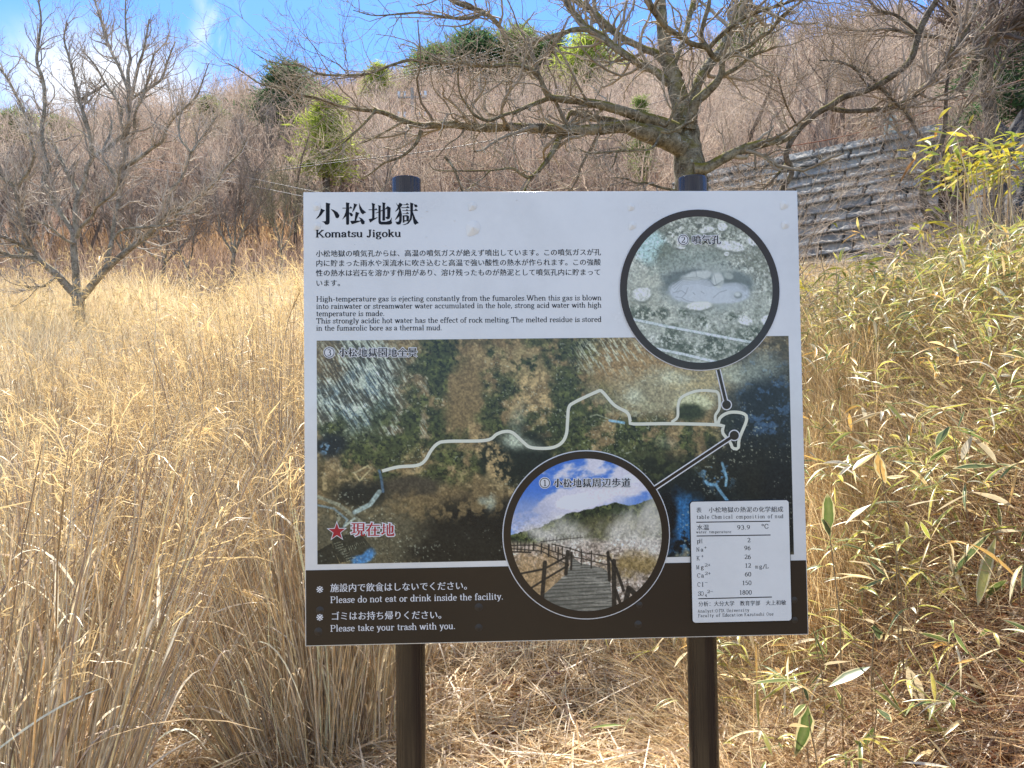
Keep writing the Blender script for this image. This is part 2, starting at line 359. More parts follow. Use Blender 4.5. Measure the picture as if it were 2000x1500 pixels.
# coping depth so that the wall has a real top and end
top = np.stack([px_[-1], py_[-1], pz_[-1]], -1); back = top - np.array([WN[0], WN[1], 0]) * .5 + np.array([0, 0, -.02])
v = np.concatenate([top, back]); k = np.arange(n_s - 1); A.add(v, np.stack([k, k + 1, k + 1 + n_s, k + n_s], -1))
end = np.stack([px_[:, -1], py_[:, -1], pz_[:, -1]], -1); back = end - np.array([WN[0], WN[1], 0]) * 1.2
v = np.concatenate([end, back]); k = np.arange(n_t - 1); A.add(v, np.stack([k, k + n_t, k + 1 + n_t, k + 1], -1))
m, t, p = principled('wall_concrete', rough=.95, spec=.1)
tcn = nd(t, 'ShaderNodeTexCoord'); r = nd(t, 'ShaderNodeValToRGB'); t.links.new(noise(t, tcn.outputs['Object'], 3.5, 8, .7), r.inputs[0])
r.color_ramp.elements[0].position = .32; r.color_ramp.elements[0].color = (.17, .16, .145, 1)
r.color_ramp.elements[1].position = .68; r.color_ramp.elements[1].color = (.48, .45, .385, 1)
at_ = nd(t, 'ShaderNodeAttribute', attribute_name='Col'); mu_ = nd(t, 'ShaderNodeVectorMath', operation='MULTIPLY'); t.links.new(r.outputs[0], mu_.inputs[0]); t.links.new(at_.outputs['Color'], mu_.inputs[1]); t.links.new(mu_.outputs[0], p.inputs['Base Color'])
bp = nd(t, 'ShaderNodeBump'); bp.inputs['Strength'].default_value = .6; bp.inputs['Distance'].default_value = .03
t.links.new(noise(t, tcn.outputs['Object'], 30, 6, .7), bp.inputs['Height']); t.links.new(bp.outputs[0], p.inputs['Normal'])
M_CONC = m
tag(A.build('retaining_wall', m, origin=(WA[0], WA[1], base_z)), 'grey retaining wall of rough split concrete blocks behind the sign and the bank', 'wall')
# guard posts and a rusty cable along the top of the wall
m_gp, _, _ = principled('weathered_green_paint', (.34, .42, .38), .6)
m_rust, _, _ = principled('rust', (.24, .075, .03), .8, .2)
def guard_post(al, label, h=.62):
    x, y = WA + WD * al - WN * (BAT * HW - .9 + .22); z = WTOP - .1
    e = empty('guard_post', (x, y, z), math.atan2(WD[1], WD[0]))
    a = Acc(); n = 12; an = np.linspace(0, np.pi, n)
    prof = np.r_[[[-.11, -.1]], np.c_[-np.cos(an) * .11, h - .11 + np.sin(an) * .11], [[.11, -.1]]]
    v = np.concatenate([np.c_[prof[:, 0], np.full(len(prof), -.03), prof[:, 1]], np.c_[prof[:, 0], np.full(len(prof), .03), prof[:, 1]]]); L = len(prof)
    a.add(v, [(k, (k + 1) % L, (k + 1) % L + L, k + L) for k in range(L)])
    c0 = len(prof)
    for s_ in (0, 1): a.add(np.vstack([v[s_ * L:(s_ + 1) * L], [0, (-.03, .03)[s_], h * .4]]), t=[((k, (k + 1) % L, L) if s_ else ((k + 1) % L, k, L)) for k in range(L)])
    a.build('plate', m_gp, e)
    a = Acc(); tubes(a, [(0, -.035, h * .62), (0, -.05, h * .62)], [.022, .018], 10, cap=True); a.build('bolt_hole', M_BARK3, e)
    a = Acc(); tubes(a, [(.17, 0, -.1), (.17, 0, h + .05)], [.03, .03], 10, cap=True); a.build('pipe', m_gp, e)
    tag(e, label, 'guard post', 'guard posts on the retaining wall')
guard_post(6.3, 'pale green guard post on the low left end of the block wall')
guard_post(1.15, 'pale grey green guard post on the wall top among the branches at right')
A = Acc(); c = spline([W(1540, 286, 19.3), W(1640, 268, 18), W(1770, 232, 16.4), W(1900, 186, 15), W(2040, 143, 13.6)], 40)
tubes(A, c, np.full(40, .012), 6); tag(A.build('rusty_cable', m_rust), 'thin rusty cable strung above the block wall', 'cable')
# rough grey rock face at the right edge, above the bank
A = Acc(); n = 60; uu, vv = np.meshgrid(np.linspace(0, 1, n), np.linspace(0, 1, n))
c00, c10, c01, c11 = W(1900, 540, 13.6), W(2230, 560, 11), W(1935, 250, 14.4), W(2230, 150, 12)
P = (c00 * (1 - uu[..., None]) + c10 * uu[..., None]) * (1 - vv[..., None]) + (c01 * (1 - uu[..., None]) + c11 * uu[..., None]) * vv[..., None]
P = P + np.array([-.35, -.75, .3]) * ((fbm(uu * 7, vv * 6, 51, 5) - .5) * 1.1)[..., None]
i, j = np.meshgrid(np.arange(n - 1), np.arange(n - 1)); b = (j * n + i).ravel(); F1 = np.stack([b, b + 1, b + n + 1, b + n], -1)
A.add(P, F1); A.add(P + np.array([.5, 1.4, -.3]), F1[:, ::-1])
rim = np.r_[np.arange(n), np.arange(1, n) * n + n - 1, np.arange(n - 2, -1, -1) + n * (n - 1), np.arange(n - 2, 0, -1) * n]
k = len(rim); pv = P.reshape(-1, 3)[rim]; A.add(np.concatenate([pv, pv + np.array([.5, 1.4, -.3])]), [(q, (q + 1) % k, (q + 1) % k + k, q + k) for q in range(k)])
tag(A.build('rock_outcrop', barkmat('dark_rock', (.05, .05, .05), (.15, .145, .14)), origin=c10), 'dark grey rock face at the right edge above the yellow bamboo', 'rock')

EVG = ((645, 37, 62), (560, 48, 66), (408, 60, 44), (40, 52, 80), (112, 55, 60), (205, 62, 40), (850, 96, 40), (925, 95, 70), (1010, 96, 60), (1075, 96, 40), (1150, 80, 66), (1250, 30, 36), (738, 70, 38), (1455, 90, 50))
# ------------------------------------------------------------------ far wood on the hill: one mass of bare trees
rngf = np.random.default_rng(11)
def bare_proto(seed, n1=9, n2=46, n3=210, h=1.0):
    g = np.random.default_rng(seed)
    K = 6; nst = g.integers(1, 4)
    tr = np.zeros((nst, K, 3)); d = unit(np.c_[g.normal(0, .22, (nst, 2)), np.ones(nst)])
    for k in range(1, K):
        d = unit(d + g.normal(0, .12, (nst, 3)) + [0, 0, .12]); tr[:, k] = tr[:, k - 1] + d * h / (K - 1) * .8
    r = np.linspace(.013, .004, K)[None] * np.ones((nst, 1))
    b1, r1 = grow(tr, r, n1 * nst, .3 * h, .6 * h, .4, 1.0, g, 5, .2, .16, .22, .6, .002)
    b2, r2 = grow(b1, r1, n2 * nst, .14 * h, .34 * h, .4, 1.1, g, 4, .25, .12, .15, .6, .0013)
    b3, r3 = grow(np.concatenate([b2]), np.concatenate([r2]), n3 * nst, .06 * h, .17 * h, .4, 1.2, g, 3, .25, .10, .1, .7, .0009)
    return [(tr, r), (b1, r1), (b2, r2), (b3, r3)]
protos = [bare_proto(100 + k) for k in range(9)]
A = Acc()
def cols_at(x, y):                          # which screen column/row a ground point has (to know what is in view)
    z = ground(x, y) + 3; d = np.stack([x, y, z - EYE], -1)
    zc = d @ FWD; return 1000 + F * (d @ RT) / zc, 750 - F * (d @ UP) / zc
cand = []
for band, (y0, y1, n) in enumerate(((24, 34, 170), (34, 50, 330), (50, 75, 460), (75, 100, 440), (100, 121, 420))):
    yy = rngf.uniform(y0, y1, n); xx = rngf.uniform(-.80, .80, n) * yy
    for x, y in zip(xx, yy): cand.append((x, y))
cand = np.array(cand)
cx, cy = cols_at(cand[:, 0], cand[:, 1])
sdw = -((cand[:, 0] - WA[0]) * WN[0] + (cand[:, 1] - WA[1]) * WN[1])
keep = ~((cand[:, 0] > 1) & (cand[:, 1] < 30) & (sdw < 3)) & ~((cand[:, 1] < 29) & (cand[:, 0] < 2))
for ex, eD, ew in EVG: keep &= ~((np.abs(cx - ex) < ew) & (cand[:, 1] < eD + .5) & (cand[:, 1] > max(eD - 24, eD * .74)))
gz_ = ground(cand[:, 0], cand[:, 1])
barkc = np.array([[.50, .41, .32], [.58, .49, .39], [.42, .34, .28], [.64, .55, .45], [.54, .41, .31]]) * [.82, .78, .78]
for n_, ((x, y), ok, z) in enumerate(zip(cand, keep, gz_)):
    if not ok: continue
    h = rngf.uniform(4.6, 8.2) * (1 if y > 40 else .85); a = rngf.uniform(0, 6.28); c_, s_ = math.cos(a), math.sin(a)
    Mx = np.array([[c_, -s_, 0], [s_, c_, 0], [0, 0, 1]]) * h * np.array([[1.05], [1.05], [1]])
    col = barkc[rngf.integers(len(barkc))] * rngf.uniform(.75, 1.2)
    for lv, (P, r) in enumerate(protos[rngf.integers(len(protos))]):
        P2 = P @ Mx.T + np.array([x, y, z - .1]); N = len(P2)
        wmin = y * .00042
        wd = np.maximum(r * h * (2.6 if lv == 0 else 2.0), wmin if lv < 3 else wmin * .8)
        sd_ = unit(np.c_[rngf.normal(0, 1, N), rngf.normal(0, .5, N), rngf.normal(0, .6, N)])
        ribbons(A, P2, wd, sd_, np.clip(col * rngf.uniform(.7, 1.35, (N, 1)), 0, .7) * (.42 if lv == 0 else .92 if lv > 1 else .7))
o = A.build('bare_woodland', M_WOOD); tag(o, 'brown leafless woodland covering the whole hillside', 'woodland', kind='stuff')
# reddish brown undergrowth below it
A = Acc(); n = 75000
yy = 18.3 + 101 * rngf.random(n) ** 1.7; xx = rngf.uniform(-.8, .8, n) * yy
sdw = -((xx - WA[0]) * WN[0] + (yy - WA[1]) * WN[1]); ok = ~((xx > 1) & (yy < 30) & (sdw < 3.2)); xx, yy = xx[ok], yy[ok]; n = len(xx)
zz = ground(xx, yy); hh = rngf.uniform(.5, 1.9, n) * np.interp(yy, [18, 20, 26], [.55, 1.0, 1.0]); d = unit(np.c_[rngf.normal(0, .45, (n, 2)), np.ones(n)])
P = np.stack([np.c_[xx, yy, zz - .05] + d * (hh * f)[:, None] + rngf.normal(0, .05, (n, 3)) * f for f in (0, .5, 1)], 1)
orange = (smooth(.52, .66, fbm(xx * .06 + 4, yy * .06, 77, 3)) * smooth(24, 34, yy))[:, None]
c = (np.array([.44, .32, .25]) * (1 - orange) + np.array([.56, .36, .19]) * orange) * rngf.uniform(.6, 1.4, (n, 1)) * np.interp(yy, [18, 27, 40], [.62, .7, 1])[:, None]
ribbons(A, P, (yy * .0007)[:, None] * np.array([1.2, 1, .5])[None], unit(np.c_[rngf.normal(0, 1, n), rngf.normal(0, .4, n), rngf.normal(0, .3, n)]), c)
tag(A.build('undergrowth', M_WOOD), 'reddish brown undergrowth between the bare trees of the hill', 'undergrowth', kind='stuff')

# ------------------------------------------------------------------ evergreens on the hill
def evergreen(name, px, ytop, ybase, wpx, D, col, label, seed, cone=.5):
    g = np.random.default_rng(seed)
    top = W(px, ytop, D); x, y = top[0], D; gz = float(ground(x, y)); low = W(px, ybase, D)[2]
    rad = wpx / F * D * .5; H = top[2] - low
    e = empty(name, (x, y, gz))
    a = Acc(); K = 10; zt = np.linspace(-.2, top[2] - gz - .1, K)
    tubes(a, np.c_[np.cumsum(g.normal(0, .05, K)), np.cumsum(g.normal(0, .05, K)), zt], np.linspace(.09 * rad + .06, .02, K), 7)
    nb = 16; bz = g.uniform(low - gz, low - gz + H * .85, nb)
    for z in bz:
        an = g.uniform(0, 6.28); f = (z - low + gz) / H; l = rad * (1 - f * cone) * .75
        tubes(a, np.array([(0, 0, z), (math.cos(an) * l * .5, math.sin(an) * l * .5, z + .1 * l), (math.cos(an) * l, math.sin(an) * l, z + .28 * l)]), [.035 * rad, .025 * rad, .01 * rad], 5)
    a.build('trunk', M_BARK3, e)
    a = Acc(); nc = 120
    f = g.random(nc) ** .8; an = g.uniform(0, 6.28, nc); lay = .72 + .5 * np.sin(f * 23 + 2 * np.sin(an * 2 + seed)); rr = np.sqrt(g.uniform(.1, 1, nc)) * lay * rad * (1.05 - f * cone) * np.clip(np.sin(np.pi * np.clip(f * .85 + .16, 0, 1)), .25, 1) * g.uniform(.6, 1.35, nc)
    ctr = np.c_[np.cos(an) * rr, np.sin(an) * rr, low - gz + f * H * .97]
    nn = 40; cl = rad * .36
    ci = np.repeat(np.arange(nc), nn); N = len(ci)
    d = unit(g.normal(size=(N, 3)) * [1, 1, .5] + [0, 0, .25] + .7 * np.c_[np.cos(an), np.sin(an), 0 * an][ci])
    base = ctr[ci] + g.normal(0, cl * .45, (N, 3)) * [1, 1, .55]; ln = cl * g.uniform(.4, .9, N)
    P = np.stack([base, base + d * ln[:, None] * .5, base + d * ln[:, None]], 1)
    wd = np.maximum(cl * .10, D * .0009) * np.array([.7, 1.0, .3])[None] * np.ones((N, 1)) * .8
    cc = np.array(col) * g.uniform(.6, 1.35, (nc, 1))[ci] * g.uniform(.75, 1.25, (N, 1))
    ribbons(a, P, wd, unit(g.normal(size=(N, 3))), np.clip(cc, 0, 1)); a.build('crown', M_NEEDLE, e)
    tag(e, label, 'evergreen tree', 'evergreens on the hill')
YG, DG, MG = (.38, .44, .08), (.10, .17, .07), (.21, .27, .08)
for args in (
    ('cedar_tree', 645, 190, 345, 138, 37, YG, 'bright yellow green evergreen low on the hill, left of the first sign post', .45),
    ('pine_tree', 560, 130, 250, 165, 48, DG, 'dark blue green pine standing at the dip of the skyline', .7),
    ('pine_tree', 408, 192, 268, 84, 60, MG, 'small lone pine on the skyline right of the big left tree', .6),
    ('pine_tree', 30, 225, 310, 150, 52, MG, 'broad dull green pine on the skyline at the left edge', .4),
    ('pine_tree', 112, 238, 300, 110, 55, MG, 'second pine from the left edge on the skyline', .4),
    ('pine_tree', 205, 240, 282, 70, 62, MG, 'small pine tip on the skyline behind the forked left tree', .5),
    ('pine_tree', 850, 95, 160, 130, 96, MG, 'leftmost pine of the dark row on the central skyline', .5),
    ('pine_tree', 925, 76, 165, 185, 95, DG, 'widest and tallest pine of the row on the central skyline', .4),
    ('pine_tree', 1010, 70, 160, 165, 96, MG, 'pine in the skyline row just left of the gap of blue sky', .4),
    ('pine_tree', 1075, 84, 155, 120, 96, DG, 'last small pine at the right end of the skyline row', .5),
    ('pine_tree', 1150, 74, 180, 150, 80, YG, 'rounded yellow green pine beside the gap in the skyline', .3),
    ('cedar_tree', 1250, 190, 345, 80, 30, MG, 'narrow green cedar close behind the mossy oak trunk', .6),
    ('pine_tree', 738, 128, 190, 76, 70, YG, 'small green pine seen through the oak twigs above the first post', .5),
    ('pine_tree', 1455, 36, 120, 96, 90, MG, 'grey green pine on the ridge right of the oak trunk', .4),
    ('cedar_tree', 1965, 30, 240, 190, 17, DG, 'dark shaded evergreen in the top right corner', .4)):
    evergreen(*args[:8], seed=abs(hash(args[7])) % 1000 if False else int(args[1]) + 7, cone=args[8])

# ------------------------------------------------------------------ the sign
B_O = np.array([-0.49400906, 1.8264579, .52724349 + EYE]); B_YAW = 0.03457698; B_W = 1.2; B_H = B_W * .89776373
B_D = np.array([math.cos(B_YAW), math.sin(B_YAW), 0]); B_N = np.array([math.sin(B_YAW), -math.cos(B_YAW), 0])   # B_N: towards the reader
ctr = B_O + B_D * B_W / 2
sign = empty('information_sign', (ctr[0], ctr[1], 0), B_YAW)
tag(sign, 'new white information board about a steaming mud spring, on two dark brown posts', 'information board')
ZT = B_O[2]
def uv(x, y, back=0.0):
    """photo pixel -> metres on the board face: x from the middle, z above the ground"""
    v = RT * (x - 1000) / F - UP * (y - 750) / F + FWD; o = np.array([0, 0, EYE])
    k = ((B_O - B_N * back - o) @ B_N) / (v @ B_N); q = o + v * k - B_O
    return np.array([q @ B_D - B_W / 2, q[2] + ZT])
PXM = B_W / 974.0                                   # metres per photo pixel on the board
def face(pts2, layer):                               # 2-D board points -> local 3-D
    p = np.asarray(pts2, float); return np.c_[p[:, 0], np.full(len(p), -.0004 * layer), p[:, 1]]
def fill(loops):
    """closed 2-D loops (holes allowed) -> vertices, triangles"""
    cu = bpy.data.curves.new('tmp', 'CURVE'); cu.dimensions = '2D'; cu.fill_mode = 'BOTH'
    for l in loops:
        s_ = cu.splines.new('POLY'); s_.points.add(len(l) - 1); s_.use_cyclic_u = True
        s_.points.foreach_set('co', np.c_[l, np.zeros(len(l)), np.ones(len(l))].astype(np.float32).ravel())
    ob = bpy.data.objects.new('tmp', cu); me = ob.to_mesh()
    v = np.empty(len(me.vertices) * 3, np.float32); me.vertices.foreach_get('co', v); v = v.reshape(-1, 3)[:, :2].astype(float)
    tr = []
    for p_ in me.polygons:
        vi = list(p_.vertices)
        for q in range(1, len(vi) - 1): tr.append((vi[0], vi[q], vi[q + 1]))
    ob.to_mesh_clear(); bpy.data.objects.remove(ob); bpy.data.curves.remove(cu)
    return v, np.array(tr, np.int64).reshape(-1, 3)
def orient(v, tr):                                   # triangles face the reader
    if len(tr) == 0: return tr
    a = v[tr[:, 1]] - v[tr[:, 0]]; b = v[tr[:, 2]] - v[tr[:, 0]]
    f = (a[:, 0] * b[:, 1] - a[:, 1] * b[:, 0]) < 0
    tr = tr.copy(); tr[f] = tr[f][:, ::-1]; return tr
def decal(A, loops, layer, c=None):
    v, tr = fill(loops); A.add(face(v, layer), t=orient(v, tr), c=c)
def pieces(loops):
    big = max(loops, key=lambda l: abs(area(l))); s_ = np.sign(area(big)); outs = [l for l in loops if np.sign(area(l)) == s_]; res = [[o_] for o_ in outs]
    def inside(p_, l):
        a_, b_ = l, np.roll(l, -1, 0); c_ = (a_[:, 1] > p_[1]) != (b_[:, 1] > p_[1])
        return (c_ & (p_[0] < (b_[:, 0] - a_[:, 0]) * (p_[1] - a_[:, 1]) / (b_[:, 1] - a_[:, 1] + 1e-12) + a_[:, 0])).sum() % 2 == 1
    for h in loops:
        if np.sign(area(h)) == s_: continue
        c_ = [k for k, o_ in enumerate(outs) if inside(h[0], o_)]
        if c_: res[min(c_, key=lambda k: abs(area(outs[k])))].append(h)
    return res
def area(l): x, y = l[:, 0], l[:, 1]; return .5 * np.sum(x * np.roll(y, -1) - np.roll(x, -1) * y)
def offset(loops, ax, ay):
    """move outlines outwards by ax sideways and ay up/down (negative thins the strokes)"""
    big = max(loops, key=lambda l: abs(area(l))); s_ = np.sign(area(big)); res = []
    for l in loops:
        l = l[np.r_[True, np.linalg.norm(np.diff(l, axis=0), axis=1) > 1e-5]]
        if len(l) < 3: continue
        e = unit(np.roll(l, -1, 0) - l); n_ = s_ * np.c_[e[:, 1], -e[:, 0]]; n0 = np.roll(n_, 1, 0)
        nn = n0 + n_; k = np.maximum((nn * nn).sum(1, keepdims=True) / 2, .5); nn = nn / k
        nn = np.clip(nn, -1.3, 1.3)
        res.append(l + nn * np.array([ax, ay]))
    return res
_g = {}
def cjk(ch):
    """outline loops of one character of Blender's built-in font, in em units"""
    if ch in _g: return _g[ch]
    c = bpy.data.curves.new('tmp', 'FONT'); c.body = ch; ob = bpy.data.objects.new('tmp', c); COL.objects.link(ob)
    dg = bpy.context.evaluated_depsgraph_get(); k = ob.to_curve(dg); L = []
    for s_ in k.splines:
        bp_ = s_.bezier_points; n = len(bp_); pts = []
        for q in range(n):
            a, b = bp_[q], bp_[(q + 1) % n]
            p0, p1, p2, p3 = (np.array(z[:2]) for z in (a.co, a.handle_right, b.handle_left, b.co))
            ch_ = p3 - p0; dv = abs(ch_[0] * (p1 - p0)[1] - ch_[1] * (p1 - p0)[0]) + abs(ch_[0] * (p2 - p3)[1] - ch_[1] * (p2 - p3)[0])
            tt_ = [0] if dv < 1e-5 else [0, .33, .66]
            for u in tt_: pts.append((1 - u) ** 3 * p0 + 3 * (1 - u) ** 2 * u * p1 + 3 * (1 - u) * u * u * p2 + u ** 3 * p3)
        if len(pts) > 2: L.append(np.array(pts))
    ob.to_curve_clear(); bpy.data.objects.remove(ob); bpy.data.curves.remove(c)
    L = [l - np.array([0, 0]) for l in L]; _g[ch] = L; return L
# the four title characters drawn stroke by stroke in the heavy brush-serif style of the board (units: 1270 = 112 px)
TITLE = {
'小': (72, 50, 530, [[(300,65),(395,85),(400,95),(385,120),(385,500),(372,535),(340,555),(290,552),(270,520),(245,500),(205,480),(260,482),(300,470)],
     [(190,195),(285,238),(250,265),(200,340),(130,405),(75,432),(140,345),(175,260)], [(405,205),(480,230),(560,280),(600,345),(590,390),(555,412),(520,400),(500,350),(475,285)]]),
'松': (660, 50, 530, [[(745,60),(825,72),(815,100),(815,545),(780,558),(748,545),(748,370),(700,410),(660,445),(700,370),(735,280),(748,200)],
     [(668,180),(820,180),(850,145),(888,188),(885,195),(668,195)], [(815,283),(870,295),(900,330),(895,362),(860,372),(838,350),(815,295)],
     [(912,80),(1000,108),(975,140),(930,230),(880,285),(905,200),(920,120)], [(1032,65),(1060,130),(1110,210),(1195,285),(1150,300),(1115,328),(1070,280),(1040,190)],
     [(960,268),(1045,295),(1020,330),(970,465),(1060,465),(1065,440),(1022,385),(1100,415),(1160,480),(1158,530),(1120,550),(1085,530),(1070,480),(960,520),(875,545),(840,470),(935,465),(950,350)]]),
'地': (65, 50, 530, [[(135,70),(215,95),(200,130),(198,410),(265,385),(262,400),(100,508),(68,432),(145,415),(145,130)], [(68,215),(210,215),(232,185),(265,225),(262,232),(68,232)],
     [(272,118),(348,140),(335,165),(335,470),(350,488),(450,488),(530,465),(555,440),(580,390),(575,470),(590,510),(570,540),(520,552),(340,552),(300,535),(285,500),(285,150)],
     [(368,58),(445,75),(430,105),(432,455),(405,468),(372,462),(375,100)],
     [(218,295),(300,262),(440,195),(490,140),(555,180),(545,390),(525,425),(480,435),(450,410),(440,385),(478,380),(478,200),(440,215),(300,278),(225,305)]]),
'獄': (648, 50, 530, [[(668,65),(700,100),(720,125),(755,65),(825,108),(770,175),(790,250),(805,330),(800,480),(770,545),(720,555),(690,545),(660,485),(700,490),(730,485),(745,440),(745,370),(700,415),(648,455),(690,370),(720,310),(740,250),(735,205),(700,245),(650,270),(690,215),(715,165),(705,135)],
     [(835,105),(890,105),(918,70),(962,112),(960,118),(835,118)], [(790,170),(900,170),(935,138),(975,180),(972,186),(790,186)],
     [(815,238),(890,238),(912,205),(945,238),(1080,236),(1110,195),(1160,240),(1155,246),(815,250)], [(822,305),(895,305),(925,268),(962,308),(958,315),(822,315)],
     [(820,350),(860,345),(930,345),(965,370),(958,480),(905,480),(905,372),(862,372),(862,455),(903,457),(903,482),(860,480),(860,505),(825,512)],
     [(988,62),(1065,88),(1050,120),(1048,270),(1070,330),(1110,430),(1180,520),(1140,530),(1100,560),(1065,520),(1050,440),(1038,340),(1020,440),(950,530),(870,560),(808,560),(900,530),(960,470),(985,400),(992,280)],
     [(1068,100),(1135,112),(1155,150),(1120,172),(1090,160)]])}
def brush(ch):
    x0, y0, w_, pl = TITLE[ch]
    return [(np.array(p_, float) - [x0, 560]) * [1 / 575, -1 / 575] + [.04, -.08] for p_ in pl]
